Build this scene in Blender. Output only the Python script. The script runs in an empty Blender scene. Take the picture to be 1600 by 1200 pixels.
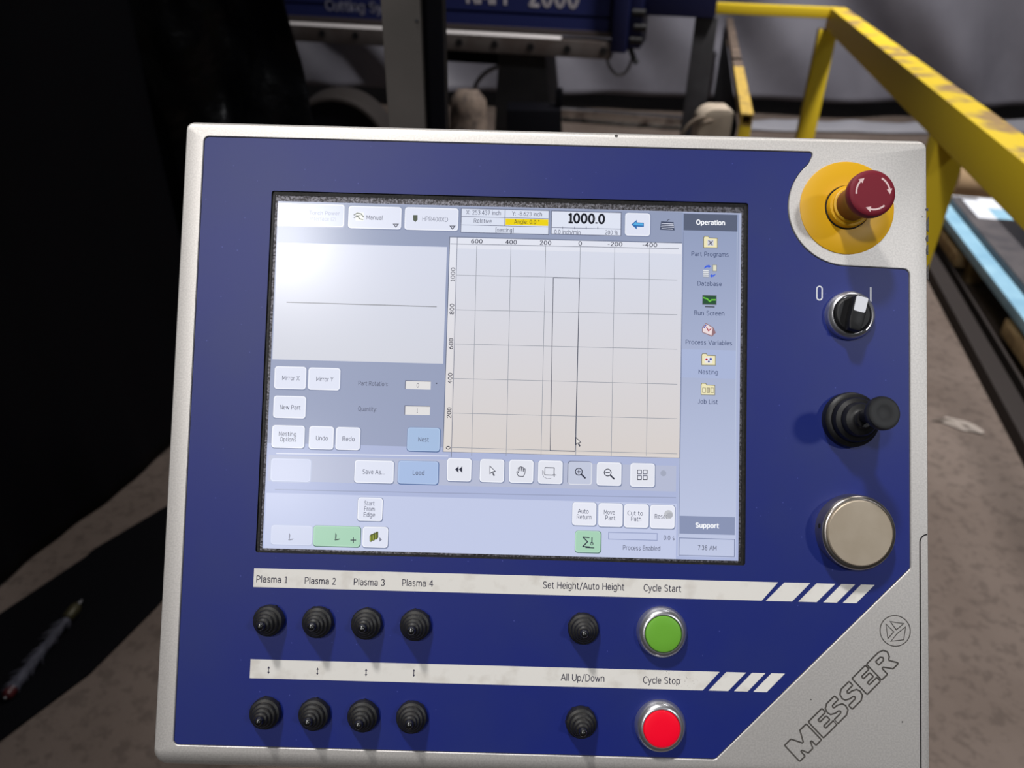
import bpy, bmesh, math, random
from mathutils import Vector, Matrix, noise
from mathutils.geometry import delaunay_2d_cdt

random.seed(7)
S = bpy.context.scene
C = S.collection
PI = math.pi

# ------------------------------------------------------------------ camera
F_PX, CAM_H = 1200.0, 1.5
_d = Vector((-40, 1930, 1200)).normalized()            # straight down, seen from the camera (x right, y down, z forward)
_up = -_d
_fw = (Vector((0, 0, 1)) - _up * _up.z).normalized()
_rt = _fw.cross(_up)
if _rt.x < 0: _rt = -_rt
M3 = Matrix((_rt, _fw, _up))                            # camera axes -> world axes
CAM = Vector((0, 0, CAM_H))
cd = bpy.data.cameras.new('camera'); cam = bpy.data.objects.new('camera', cd); C.objects.link(cam)
cd.sensor_width = 36.0; cd.lens = 36.0 * F_PX / 1600.0; cd.clip_start = 0.02
ex, ey, ez = M3 @ Vector((1, 0, 0)), M3 @ Vector((0, -1, 0)), M3 @ Vector((0, 0, -1))
cam.matrix_world = Matrix(((ex.x, ey.x, ez.x, 0), (ex.y, ey.y, ez.y, 0), (ex.z, ey.z, ez.z, CAM_H), (0, 0, 0, 1)))
cd.dof.use_dof = True; cd.dof.focus_distance = 0.485; cd.dof.aperture_fstop = 8.0
S.camera = cam

# ------------------------------------------------------------------ world, lamps, exposure
S.view_settings.view_transform = 'Standard'; S.view_settings.look = 'None'
S.view_settings.gamma = 1.0; S.view_settings.use_curve_mapping = False
S.view_settings.exposure = 0.0
wd = bpy.data.worlds.new('hall_ambient'); S.world = wd; wd.use_nodes = True
wd.node_tree.nodes['Background'].inputs[0].default_value = (0.80, 0.86, 1.0, 1)
wd.node_tree.nodes['Background'].inputs[1].default_value = 0.03

def lamp(name, loc, target, power, size, col=(1, 1, 1), spread=PI):
    l = bpy.data.lights.new(name, 'AREA'); l.shape = 'DISK'; l.size = size; l.energy = power; l.color = col
    l.spread = spread
    o = bpy.data.objects.new(name, l); C.objects.link(o); o.location = loc
    o.rotation_euler = (Vector(target) - Vector(loc)).to_track_quat('-Z', 'Y').to_euler()
    return o
def spot(name, loc, target, power, radius, cone, col=(1, 1, 1), blend=1.0):
    l = bpy.data.lights.new(name, 'SPOT'); l.shadow_soft_size = radius; l.energy = power; l.color = col
    l.spot_size = math.radians(cone); l.spot_blend = blend
    o = bpy.data.objects.new(name, l); C.objects.link(o); o.location = loc
    o.rotation_euler = (Vector(target) - Vector(loc)).to_track_quat('-Z', 'Y').to_euler()
    return o
PC = Vector((0.0, 0.417, 1.247)); MIR = Vector((-0.289, -0.818, 0.497)).normalized()
spot('high_bay_lamp_behind', PC + Vector((-0.155, 0.05, 0.07)) + Vector((-0.289, -0.627, 0.723)) * 6.5, PC + Vector((0.22, 0, 0)), 430, 0.25, 26, (1, 0.98, 0.96))
spot('high_bay_lamp_low_behind', PC + Vector((-0.155, -0.04, -0.05)) + MIR * 6.5, PC + Vector((0.1, 0, 0)), 110, 0.22, 24, (1, 0.98, 0.97))
spot('high_bay_lamp_above', PC + Vector((-0.22, 0.02, 0.975)) * 5.2, (0.72, 0.75, 1.0), 830, 0.22, 39, (1, 0.98, 0.96))
lamp('high_bay_lamp_right', PC + Vector((0.54, -0.58, 0.63)) * 7.0, PC + Vector((0.5, 0, 0)), 11, 0.5, (0.95, 0.97, 1.0), math.radians(70))
lamp('fill_lamp_far', (2.4, 3.2, 6.0), (2.2, 4.4, 0), 165, 0.6, (1, 0.97, 0.95), math.radians(96))  # added unseen lamp, brightens the gantry, tarpaulin and rails

# ------------------------------------------------------------------ pixel rays (used to measure where things stand)
def ray(px, py): return M3 @ Vector(((px - 800) / F_PX, (py - 600) / F_PX, 1.0))
def atz(px, py, z):
    r = ray(px, py); return CAM + r * ((z - CAM_H) / r.z)
def aty(px, py, y):
    r = ray(px, py); return CAM + r * (y / r.y)
def onplane(px, py, P0, g):
    """(along, height) where the ray meets the vertical plane through P0 along g"""
    r = ray(px, py); nx, ny = g[1], -g[0]
    k = (P0[0] * nx + P0[1] * ny) / (r.x * nx + r.y * ny)
    P = CAM + r * k
    return (P.x - P0[0]) * g[0] + (P.y - P0[1]) * g[1], P.z

# ------------------------------------------------------------------ materials
def lin(c):
    return tuple(((v / 255) / 12.92 if v / 255 <= 0.04045 else ((v / 255 + 0.055) / 1.055) ** 2.4) for v in c)
_mats = {}
def mat(name, rgb, rough=0.5, metal=0.0, spec=0.5, noise_scale=None, noise_amt=0.0, rgb2=None, lo=0.35, hi=0.65,
        bump=0.0, bump_scale=100.0, emit=None, emit_s=0.0, coat=0.0, detail=4.0):
    m = bpy.data.materials.new(name); m.use_nodes = True
    nt = m.node_tree; b = nt.nodes['Principled BSDF']
    b.inputs['Base Color'].default_value = (*lin(rgb), 1)
    b.inputs['Roughness'].default_value = rough; b.inputs['Metallic'].default_value = metal
    b.inputs['Specular IOR Level'].default_value = spec
    if coat: b.inputs['Coat Weight'].default_value = coat; b.inputs['Coat Roughness'].default_value = 0.1
    tc = nt.nodes.new('ShaderNodeTexCoord')
    if noise_scale:
        n = nt.nodes.new('ShaderNodeTexNoise'); n.inputs['Scale'].default_value = noise_scale; n.inputs['Detail'].default_value = detail
        nt.links.new(tc.outputs['Object'], n.inputs['Vector'])
        r = nt.nodes.new('ShaderNodeValToRGB'); r.color_ramp.elements[0].position = lo; r.color_ramp.elements[1].position = hi
        r.color_ramp.elements[0].color = (*lin(rgb), 1)
        r.color_ramp.elements[1].color = (*lin(rgb2 or rgb), 1)
        nt.links.new(n.outputs['Fac'], r.inputs['Fac']); nt.links.new(r.outputs['Color'], b.inputs['Base Color'])
    if bump:
        n2 = nt.nodes.new('ShaderNodeTexNoise'); n2.inputs['Scale'].default_value = bump_scale; n2.inputs['Detail'].default_value = 3
        nt.links.new(tc.outputs['Object'], n2.inputs['Vector'])
        bp = nt.nodes.new('ShaderNodeBump'); bp.inputs['Strength'].default_value = bump; bp.inputs['Distance'].default_value = 1.0 / bump_scale * 0.3
        nt.links.new(n2.outputs['Fac'], bp.inputs['Height']); nt.links.new(bp.outputs['Normal'], b.inputs['Normal'])
    if emit:
        b.inputs['Emission Color'].default_value = (*lin(emit), 1); b.inputs['Emission Strength'].default_value = emit_s
    _mats[name] = m
    return m

M = {}
M['silver'] = mat('silver_paint', (212, 208, 204), 0.52, 0.74, 0.5, 900, 0, (224, 220, 216), 0.4, 0.6, bump=0.09, bump_scale=1500)
M['silver_dark'] = mat('groove_grime', (92, 88, 84), 0.7)
M['gap'] = mat('seam_black', (12, 12, 13), 0.8)
M['chip'] = mat('chipped_edge', (52, 49, 48), 0.6, noise_scale=900, rgb2=(96, 92, 90))
M['black_plastic'] = mat('black_plastic', (18, 18, 20), 0.45, 0, 0.35, bump=0.1, bump_scale=900)
M['rubber'] = mat('black_rubber', (24, 24, 25), 0.45, 0, 0.5, 600, 0, (46, 42, 36), 0.5, 0.75, bump=0.15, bump_scale=700)
M['gloss_tip'] = mat('glossy_black', (16, 16, 17), 0.27, 0, 1.0)
M['chrome'] = mat('chrome', (206, 206, 210), 0.30, 0.9)
M['satin'] = mat('satin_nickel', (182, 168, 148), 0.5, 0.6, noise_scale=60, rgb2=(190, 177, 158))
M['satin_rim'] = mat('satin_nickel_rim', (172, 166, 160), 0.28, 0.95)
M['white_mark'] = mat('white_print', (226, 228, 236), 0.45)
M['label'] = mat('label_white', (238, 235, 229), 0.42, 0, 0.5, 70, 0, (212, 206, 197), 0.52, 0.78, detail=8)
M['ink'] = mat('label_ink', (40, 38, 66), 0.5)
M['grime'] = mat('label_smudge', (150, 144, 138), 0.6, noise_scale=300, rgb2=(214, 210, 204), lo=0.42, hi=0.58)
M['estop_yellow'] = mat('estop_yellow', (226, 172, 18), 0.42, 0, 0.4)
M['estop_red'] = mat('estop_red', (124, 30, 46), 0.55, 0, 0.25)
M['estop_stem'] = mat('estop_stem_dark_red', (104, 38, 34), 0.45)
M['pink_print'] = mat('arrow_print', (232, 200, 200), 0.5)
M['green_lens'] = mat('green_lens', (112, 178, 58), 0.35, 0, 0.4)
M['red_lens'] = mat('red_lens', (214, 4, 34), 0.35, 0, 0.4, emit=(255, 0, 44), emit_s=0.34)
M['bezel'] = mat('screen_gasket', (20, 19, 20), 0.5, 0, 0.4, 500, 0, (48, 44, 42), 0.5, 0.7, bump=0.6, bump_scale=1400)
M['yellow'] = mat('safety_yellow', (214, 184, 34), 0.5, 0, 0.4)
M['yellow_worn'] = mat('safety_yellow_worn', (214, 184, 34), 0.55, 0, 0.4, 9, 0, (150, 122, 80), 0.49, 0.61, detail=9)
M['yellow_rust'] = mat('yellow_rusty', (196, 164, 80), 0.55, 0, 0.4, 22, 0, (110, 92, 74), 0.54, 0.68)
M['rust'] = mat('brown_rust', (92, 80, 72), 0.7, 0, 0.3, 20, 0, (130, 112, 98), 0.45, 0.7)
M['gantry_blue'] = mat('gantry_blue', (34, 42, 96), 0.5, 0, 0.4)
M['gantry_blue_dark'] = mat('gantry_blue_dark', (16, 22, 66), 0.5, 0, 0.4)
M['steel'] = mat('bright_steel', (206, 202, 198), 0.22, 1.0, noise_scale=8, rgb2=(120, 112, 108), lo=0.5, hi=0.75)
M['steel_dull'] = mat('dull_steel', (104, 98, 96), 0.45, 0.3, noise_scale=6, rgb2=(84, 74, 70))
M['brown_strip'] = mat('brown_guard_strip', (74, 66, 66), 0.6)
M['bolt'] = mat('bolt_black', (18, 17, 20), 0.5)
M['grey_post'] = mat('grey_post_paint', (96, 91, 88), 0.55, 0, 0.3, 9, 0, (87, 83, 80))
M['black_paint'] = mat('black_paint', (4, 4, 10), 0.6, 0, 0.12)
M['dark_grey'] = mat('dark_grey_steel', (56, 55, 58), 0.6, 0, 0.4, 8, 0, (44, 43, 46))
M['mid_grey'] = mat('grey_column_paint', (72, 71, 73), 0.6, 0, 0.4, 7, 0, (62, 61, 63))
M['beige'] = mat('beige_canvas', (196, 182, 164), 0.8, 0, 0.2, 20, 0, (176, 162, 146))
M['dirty_beige'] = mat('dirty_beige', (122, 108, 98), 0.8, 0, 0.2, 14, 0, (76, 68, 64), 0.42, 0.6)
M['cable_grey'] = mat('grey_cable', (96, 94, 96), 0.5)
M['cable_black'] = mat('black_cable', (20, 20, 24), 0.5)
M['wood'] = mat('pallet_wood', (190, 164, 122), 0.75, 0, 0.2, 24, 0, (160, 134, 98))
M['wood_dark'] = mat('pallet_wood_dark', (110, 90, 68), 0.8, 0, 0.2, 24, 0, (84, 70, 54))
M['cyan_wrap'] = mat('pale_blue_wrap', (150, 192, 214), 0.42, 0, 0.5, 9, 0, (128, 172, 198))
M['paper'] = mat('white_paper', (204, 208, 216), 0.7)
M['scrap'] = mat('scrap_paper', (170, 160, 152), 0.85)
M['slate'] = mat('slate_grey_sheet', (88, 84, 86), 0.5, noise_scale=10, rgb2=(70, 68, 72))
M['black_sheet'] = mat('black_sheet', (26, 26, 30), 0.4)
M['cardboard'] = mat('cardboard', (178, 150, 116), 0.85, noise_scale=8, rgb2=(158, 132, 102))
M['tarp'] = mat('grey_tarpaulin', (128, 127, 137), 0.5, 0, 0.4, 1.6, 0, (112, 111, 121), 0.4, 0.65)
M['tarp_hem'] = mat('pale_tarp_hem', (140, 140, 148), 0.55)
M['black_cloth'] = mat('black_curtain_cloth', (4, 4, 9), 0.6, 0, 0.12)
M['black_film'] = mat('black_plastic_film', (9, 9, 13), 0.30, 0, 0.2, bump=0.4, bump_scale=9)
M['cloth_and_shade'] = mat('black_cloth_and_shade', (6, 6, 10), 0.8, 0, 0.1)
M['frayed'] = mat('frayed_grey_fibre', (84, 84, 98), 0.7, noise_scale=300, rgb2=(46, 46, 56))
M['brass'] = mat('dull_brass', (60, 56, 34), 0.5, 0.3)
M['dark_red'] = mat('dark_red_cap', (70, 20, 24), 0.4)

def overlay_mat():
    m = mat('blue_membrane', (24, 36, 112), 0.46, 0, 0.5, bump=0.12, bump_scale=1600)
    nt = m.node_tree; b = nt.nodes['Principled BSDF']
    tc = nt.nodes.new('ShaderNodeTexCoord')
    v = nt.nodes.new('ShaderNodeTexVoronoi'); v.inputs['Scale'].default_value = 110; v.feature = 'F1'
    nt.links.new(tc.outputs['Object'], v.inputs['Vector'])
    r = nt.nodes.new('ShaderNodeValToRGB')
    r.color_ramp.elements[0].position = 0.03; r.color_ramp.elements[0].color = (*lin((84, 90, 150)), 1)
    r.color_ramp.elements[1].position = 0.055; r.color_ramp.elements[1].color = (0, 0, 0, 1)
    nt.links.new(v.outputs['Distance'], r.inputs['Fac'])
    n = nt.nodes.new('ShaderNodeTexNoise'); n.inputs['Scale'].default_value = 14; n.inputs['Detail'].default_value = 6
    nt.links.new(tc.outputs['Object'], n.inputs['Vector'])
    r2 = nt.nodes.new('ShaderNodeValToRGB')
    r2.color_ramp.elements[0].position = 0.40; r2.color_ramp.elements[0].color = (*lin((12, 32, 118)), 1)
    r2.color_ramp.elements[1].position = 0.72; r2.color_ramp.elements[1].color = (*lin((24, 40, 114)), 1)
    nt.links.new(n.outputs['Fac'], r2.inputs['Fac'])
    mx = nt.nodes.new('ShaderNodeMix'); mx.data_type = 'RGBA'; mx.blend_type = 'ADD'; mx.inputs[0].default_value = 0.5
    nt.links.new(r2.outputs['Color'], mx.inputs[6]); nt.links.new(r.outputs['Color'], mx.inputs[7])
    nt.links.new(mx.outputs[2], b.inputs['Base Color'])
    return m
M['overlay'] = overlay_mat()

def floor_mat():
    m = mat('stained_concrete', (98, 86, 79), 0.75, 0, 0.25, 2.2, 0, (114, 102, 95), 0.35, 0.7, detail=8, bump=0.25, bump_scale=60)
    nt = m.node_tree; b = nt.nodes['Principled BSDF']
    ramp = [n for n in nt.nodes if n.type == 'VALTORGB'][0]; tc = [n for n in nt.nodes if n.type == 'TEX_COORD'][0]
    n = nt.nodes.new('ShaderNodeTexNoise'); n.inputs['Scale'].default_value = 26; n.inputs['Detail'].default_value = 5; n.inputs['Roughness'].default_value = 0.65
    nt.links.new(tc.outputs['Object'], n.inputs['Vector'])
    r = nt.nodes.new('ShaderNodeValToRGB')
    r.color_ramp.elements[0].position = 0.40; r.color_ramp.elements[0].color = (*lin((66, 54, 48)), 1)
    r.color_ramp.elements[1].position = 0.50; r.color_ramp.elements[1].color = (1, 1, 1, 1)
    nt.links.new(n.outputs['Fac'], r.inputs['Fac'])
    mx = nt.nodes.new('ShaderNodeMix'); mx.data_type = 'RGBA'; mx.blend_type = 'MULTIPLY'; mx.inputs[0].default_value = 0.27
    nt.links.new(ramp.outputs['Color'], mx.inputs[6]); nt.links.new(r.outputs['Color'], mx.inputs[7])
    nt.links.new(mx.outputs[2], b.inputs['Base Color'])
    return m
M['floor'] = floor_mat()

# ------------------------------------------------------------------ mesh builder
class MB:
    def __init__(s): s.v = []; s.f = []; s.m = []
    def add(s, verts, faces, m=0):
        k = len(s.v); s.v += [tuple(v) for v in verts]
        for f in faces: s.f.append([i + k for i in f]); s.m.append(m)
    def box(s, x0, x1, y0, y1, z0, z1, m=0):
        s.add([(x, y, z) for z in (z0, z1) for y in (y0, y1) for x in (x0, x1)],
              [(0, 2, 3, 1), (4, 5, 7, 6), (0, 1, 5, 4), (2, 6, 7, 3), (0, 4, 6, 2), (1, 3, 7, 5)], m)
    def beam(s, a, b, w, h, m=0, up=Vector((0, 0, 1))):
        """square bar from a to b; a and b are the middle of its ends"""
        a, b = Vector(a), Vector(b); d = (b - a).normalized()
        x = d.cross(up).normalized() if abs(d.dot(up)) < 0.99 else Vector((1, 0, 0)); y = x.cross(d).normalized()
        vs = [p + x * (sx * w / 2) + y * (sy * h / 2) for p in (a, b) for sx, sy in ((-1, -1), (1, -1), (1, 1), (-1, 1))]
        s.add(vs, [(0, 1, 2, 3), (7, 6, 5, 4), (0, 4, 5, 1), (1, 5, 6, 2), (2, 6, 7, 3), (3, 7, 4, 0)], m)
    def lathe(s, prof, cx=0, cy=0, m=0, seg=48, mats=None, top=True, bottom=True):
        n = len(prof); vs = []
        for r, z in prof:
            for i in range(seg):
                a = 2 * PI * i / seg; vs.append((cx + r * math.cos(a), cy + r * math.sin(a), z))
        k = len(s.v); s.v += vs
        for j in range(n - 1):
            mm = mats[j] if mats else m
            for i in range(seg):
                i2 = (i + 1) % seg
                s.f.append([k + j * seg + i, k + j * seg + i2, k + (j + 1) * seg + i2, k + (j + 1) * seg + i]); s.m.append(mm)
        if bottom: s.f.append([k + i for i in reversed(range(seg))]); s.m.append(mats[0] if mats else m)
        if top: s.f.append([k + (n - 1) * seg + i for i in range(seg)]); s.m.append(mats[-1] if mats else m)
    def tube(s, pts, r, m=0, seg=10, taper=None):
        pts = [Vector(p) for p in pts]; n = len(pts); k = len(s.v)
        prev = None
        for j, p in enumerate(pts):
            d = (pts[min(j + 1, n - 1)] - pts[max(j - 1, 0)]).normalized()
            if prev is None:
                x = d.orthogonal().normalized()
            else:
                x = (prev - d * prev.dot(d)).normalized()
            prev = x; y = d.cross(x); rr = r * (taper[j] if taper else 1)
            for i in range(seg):
                a = 2 * PI * i / seg; s.v.append(tuple(p + (x * math.cos(a) + y * math.sin(a)) * rr))
        for j in range(n - 1):
            for i in range(seg):
                i2 = (i + 1) % seg
                s.f.append([k + j * seg + i, k + j * seg + i2, k + (j + 1) * seg + i2, k + (j + 1) * seg + i]); s.m.append(m)
        s.f.append([k + i for i in reversed(range(seg))]); s.m.append(m)
        s.f.append([k + (n - 1) * seg + i for i in range(seg)]); s.m.append(m)
    def fill(s, loops, z, m=0):
        """flat even-odd fill of closed 2-D loops"""
        vs, es = [], []
        for L in loops:
            k = len(vs); vs += [Vector(p[:2]) for p in L]
            es += [(k + i, k + (i + 1) % len(L)) for i in range(len(L))]
        ov, oe, of, a, b, c = delaunay_2d_cdt(vs, es, [], 0, 1e-7)
        def inside(x, y):
            r = False
            for L in loops:
                n = len(L)
                for i in range(n):
                    x1, y1 = L[i][:2]; x2, y2 = L[(i + 1) % n][:2]
                    if (y1 > y) != (y2 > y) and x < (x2 - x1) * (y - y1) / (y2 - y1) + x1: r = not r
            return r
        fs = [f for f in of if inside(sum(ov[i].x for i in f) / len(f), sum(ov[i].y for i in f) / len(f))]
        s.add([(v.x, v.y, z) for v in ov], fs, m)
    def walls(s, loops, z0, z1, m=0):
        for L in loops:
            n = len(L); s.add([(p[0], p[1], z0) for p in L] + [(p[0], p[1], z1) for p in L],
                              [(i, (i + 1) % n, n + (i + 1) % n, n + i) for i in range(n)], m)
    def prism(s, loops, z0, z1, m=0, back=True, wall_m=None):
        s.fill(loops, z1, m)
        if back: s.fill(loops, z0, m)
        s.walls(loops, z0, z1, m if wall_m is None else wall_m)
    def build(s, name, mats, parent=None, loc=(0, 0, 0), rot=(0, 0, 0), scale=1.0, smooth=35, bevel=0, recalc=True):
        me = bpy.data.meshes.new(name)
        me.from_pydata([(x * scale, y * scale, z * scale) for x, y, z in s.v], [], s.f)
        if not isinstance(mats, (list, tuple)): mats = [mats]
        for mm in mats: me.materials.append(mm)
        me.polygons.foreach_set('material_index', s.m)
        bm = bmesh.new(); bm.from_mesh(me)
        bmesh.ops.remove_doubles(bm, verts=bm.verts, dist=1e-7)
        if recalc: bmesh.ops.recalc_face_normals(bm, faces=bm.faces)
        if bevel:
            es = [e for e in bm.edges if len(e.link_faces) == 2 and e.calc_face_angle(0) > 0.6]
            bmesh.ops.bevel(bm, geom=es, offset=bevel, segments=2, affect='EDGES', profile=0.6)
        bm.to_mesh(me); bm.free()
        if smooth:
            for p in me.polygons: p.use_smooth = True
            me.set_sharp_from_angle(angle=math.radians(smooth))
        o = bpy.data.objects.new(name, me); C.objects.link(o)
        o.location = loc; o.rotation_euler = rot
        if parent: o.parent = parent
        return o

def tag(o, label=None, cat=None, group=None, kind=None):
    if label: o['label'] = label
    if cat: o['category'] = cat
    if group: o['group'] = group
    if kind: o['kind'] = kind
    return o
def thing(name, label, cat, loc=(0, 0, 0), rz=0, group=None):
    o = bpy.data.objects.new(name, None); o.empty_display_size = 0.1; C.objects.link(o)
    o.location = loc; o.rotation_euler = (0, 0, rz)
    return tag(o, label, cat, group)

# plain sans lettering drawn as strokes: capitals 10 high, small letters 7.3, tails to -2.8
# L x y x y ... is a run of straight strokes, A cx cy rx ry a0 a1 an arc; ';' starts the next stroke
GLY = {
 'A': (7, 'L 0 0 3.5 10 7 0;L 1.2 3.3 5.8 3.3'), 'B': (6, 'L 0.5 0 0.5 10 3.2 10;A 3.2 7.7 2.2 2.3 90 -90;L 0.5 5.4 3.4 5.4;A 3.4 2.7 2.5 2.7 90 -90;L 3.4 0 0.5 0'),
 'C': (6.6, 'A 4 5 3.6 5 48 312'), 'D': (7, 'L 3 0 0.5 0 0.5 10 3 10;A 3 5 3.7 5 90 -90'), 'E': (5.4, 'L 5.2 0 0.5 0 0.5 10 5.2 10;L 0.5 5.4 4.6 5.4'),
 'F': (5.2, 'L 0.5 0 0.5 10 5 10;L 0.5 5.3 4.4 5.3'), 'H': (6.8, 'L 0.5 0 0.5 10;L 6.3 0 6.3 10;L 0.5 5.3 6.3 5.3'), 'I': (1, 'L 0.5 0 0.5 10'),
 'J': (4, 'L 3.4 10 3.4 2.4;A 1.8 2.4 1.6 2.4 0 -140'), 'K': (6.2, 'L 0.5 0 0.5 10;L 6 10 0.6 4.6;L 2.4 6.2 6.1 0'), 'L': (5, 'L 0.5 10 0.5 0 5 0'),
 'M': (8, 'L 0.5 0 0.5 10 4 2.6 7.5 10 7.5 0'), 'N': (6.8, 'L 0.5 0 0.5 10 6.3 0 6.3 10'), 'O': (7.6, 'A 3.8 5 3.4 5 0 360'), 'P': (5.8, 'L 0.5 0 0.5 10 3 10;A 3 7.2 2.5 2.8 90 -90;L 3 4.4 0.5 4.4'),
 'Q': (7.6, 'A 3.8 5 3.4 5 0 360;L 4.6 2.4 7.2 -1.4'), 'R': (6.3, 'L 0.5 0 0.5 10 3.2 10;A 3.2 7.3 2.4 2.7 90 -90;L 3.2 4.6 0.5 4.6;L 3.2 4.6 6.2 0'),
 'S': (5.8, 'A 2.9 7.6 2.4 2.4 35 180;L 0.5 7.6 1.1 6 2.9 5.2 4.8 4.3 5.4 2.6;A 2.9 2.6 2.5 2.6 0 -148'), 'T': (6, 'L 0 10 6 10;L 3 10 3 0'),
 'U': (6.8, 'L 0.5 10 0.5 3.2;A 3.4 3.2 2.9 3.2 180 360;L 6.3 3.2 6.3 10'), 'V': (6.6, 'L 0 10 3.3 0 6.6 10'), 'W': (9, 'L 0 10 2.2 0 4.5 9 6.8 0 9 10'), 'X': (6.4, 'L 0 0 6.4 10;L 0 10 6.4 0'), 'Y': (6.2, 'L 0 10 3.1 5 6.2 10;L 3.1 5 3.1 0'),
 'a': (5.2, 'L 4.7 0 4.7 4.9;A 2.6 4.9 2.1 2.4 0 150;A 2.5 2.1 2.1 2.1 65 300;L 3.4 4 4.7 4.2;L 3.6 0.3 4.7 1.3'), 'b': (5.6, 'L 0.5 0 0.5 10.4;A 2.9 3.65 2.4 3.65 165 -165'), 'c': (4.8, 'A 3 3.65 2.5 3.65 45 315'),
 'd': (5.6, 'L 5.1 0 5.1 10.4;A 2.7 3.65 2.4 3.65 15 345'), 'e': (5.4, 'L 0.5 3.9 5 3.9;A 2.8 3.7 2.3 3.6 5 318'), 'f': (3.4, 'L 1.2 0 1.2 8;A 3 8 1.8 2.4 180 80;L 0 7.2 3.2 7.2'),
 'g': (5.6, 'L 5.1 7.2 5.1 -0.4;A 2.8 -0.4 2.3 2.4 0 -140;A 2.7 3.75 2.4 3.55 15 345'), 'h': (5.4, 'L 0.5 0 0.5 10.4;A 2.7 4.6 2.2 2.7 180 0;L 4.9 4.6 4.9 0'), 'i': (1, 'L 0.5 0 0.5 7.2;L 0.5 9.2 0.5 10'),
 'j': (2, 'L 1.2 7.2 1.2 -1;A 0.2 -1 1 1.8 0 -80;L 1.2 9.2 1.2 10'), 'k': (5, 'L 0.5 0 0.5 10.4;L 4.8 7.2 0.6 3.2;L 2 4.5 5 0'), 'l': (1, 'L 0.5 0 0.5 10.4'),
 'm': (8.4, 'L 0.5 0 0.5 7.2;A 2.4 4.9 1.8 2.4 175 0;L 4.2 4.9 4.2 0;A 6.1 4.9 1.8 2.4 175 0;L 7.9 4.9 7.9 0'), 'n': (5.4, 'L 0.5 0 0.5 7.2;A 2.7 4.6 2.2 2.7 180 0;L 4.9 4.6 4.9 0'), 'o': (5.6, 'A 2.8 3.65 2.4 3.65 0 360'),
 'p': (5.6, 'L 0.5 7.2 0.5 -2.8;A 2.9 3.65 2.4 3.65 165 -165'), 'q': (5.6, 'L 5.1 7.2 5.1 -2.8;A 2.7 3.65 2.4 3.65 15 345'), 'r': (3.4, 'L 0.5 0 0.5 7.2;A 3 4.8 2.4 2.4 165 80'),
 's': (4.6, 'A 2.3 5.5 1.8 1.8 30 180;L 0.5 5.5 1.1 4.3 2.4 3.8 3.8 3.1 4.2 2;A 2.3 2 1.9 2 0 -150'), 't': (3.4, 'L 1.2 9.2 1.2 1.8;A 2.8 1.8 1.6 1.8 180 290;L 0 7.2 3.2 7.2'), 'u': (5.4, 'L 4.9 0 4.9 7.2;A 2.7 2.6 2.2 2.6 360 180;L 0.5 2.6 0.5 7.2'),
 'v': (5, 'L 0 7.2 2.5 0 5 7.2'), 'w': (7.4, 'L 0 7.2 1.9 0 3.7 6.8 5.5 0 7.4 7.2'), 'x': (5, 'L 0 0 5 7.2;L 0 7.2 5 0'), 'y': (5, 'L 0 7.2 2.5 0.2;L 5 7.2 2 -2 0.4 -2.8'),
 '0': (5.8, 'A 2.9 5 2.4 5 0 360'), '1': (3.6, 'L 0.4 8.4 2.2 10 2.2 0;L 0.4 0 3.8 0'), '2': (5.6, 'A 2.8 7.4 2.2 2.6 160 -20;L 4.9 6.6 0.5 0 5.2 0'), '3': (5.6, 'A 2.6 7.6 2.2 2.4 150 -90;A 2.6 2.7 2.5 2.6 85 -150'),
 '4': (5.8, 'L 4.2 0 4.2 10 0.3 3 5.8 3'), '5': (5.4, 'L 4.8 10 1 10 0.7 5.4;A 2.6 3.2 2.4 3.2 130 -150'), '6': (5.8, 'A 2.9 3.1 2.4 3.1 0 360;L 0.5 3.3 1 6.6 2.4 9.2 4.6 10'), '7': (5.4, 'L 0.3 10 5.1 10 1.9 0'),
 '8': (5.8, 'A 2.9 7.6 2.1 2.4 0 360;A 2.9 2.6 2.5 2.6 0 360'), '9': (5.8, 'A 2.9 6.9 2.4 3.1 0 360;L 5.3 6.7 4.8 3.4 3.4 0.8 1.2 0'),
 '.': (1.2, 'L 0.6 0 0.6 0.7'), ':': (1.2, 'L 0.6 0.4 0.6 1.2;L 0.6 5.8 0.6 6.6'), '-': (3.4, 'L 0.3 3.8 3.1 3.8'), '/': (4, 'L 0 -1.6 4 10.4'), '%': (9, 'A 2 7.6 1.6 2.4 0 360;A 7 2.4 1.6 2.4 0 360;L 7 10 2 0'),
 '[': (2.4, 'L 2.2 -2 0.5 -2 0.5 10.6 2.2 10.6'), ']': (2.4, 'L 0.2 -2 1.9 -2 1.9 10.6 0.2 10.6'), '(': (2.4, 'A 3.2 4.2 2.7 6.6 125 235'), ')': (2.4, 'A -0.8 4.2 2.7 6.6 55 -55'), '\u00b0': (3, 'A 1.5 8.4 1.1 1.4 0 360'), ' ': (2.4, ''),
}
_CAP = 10.0
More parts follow.
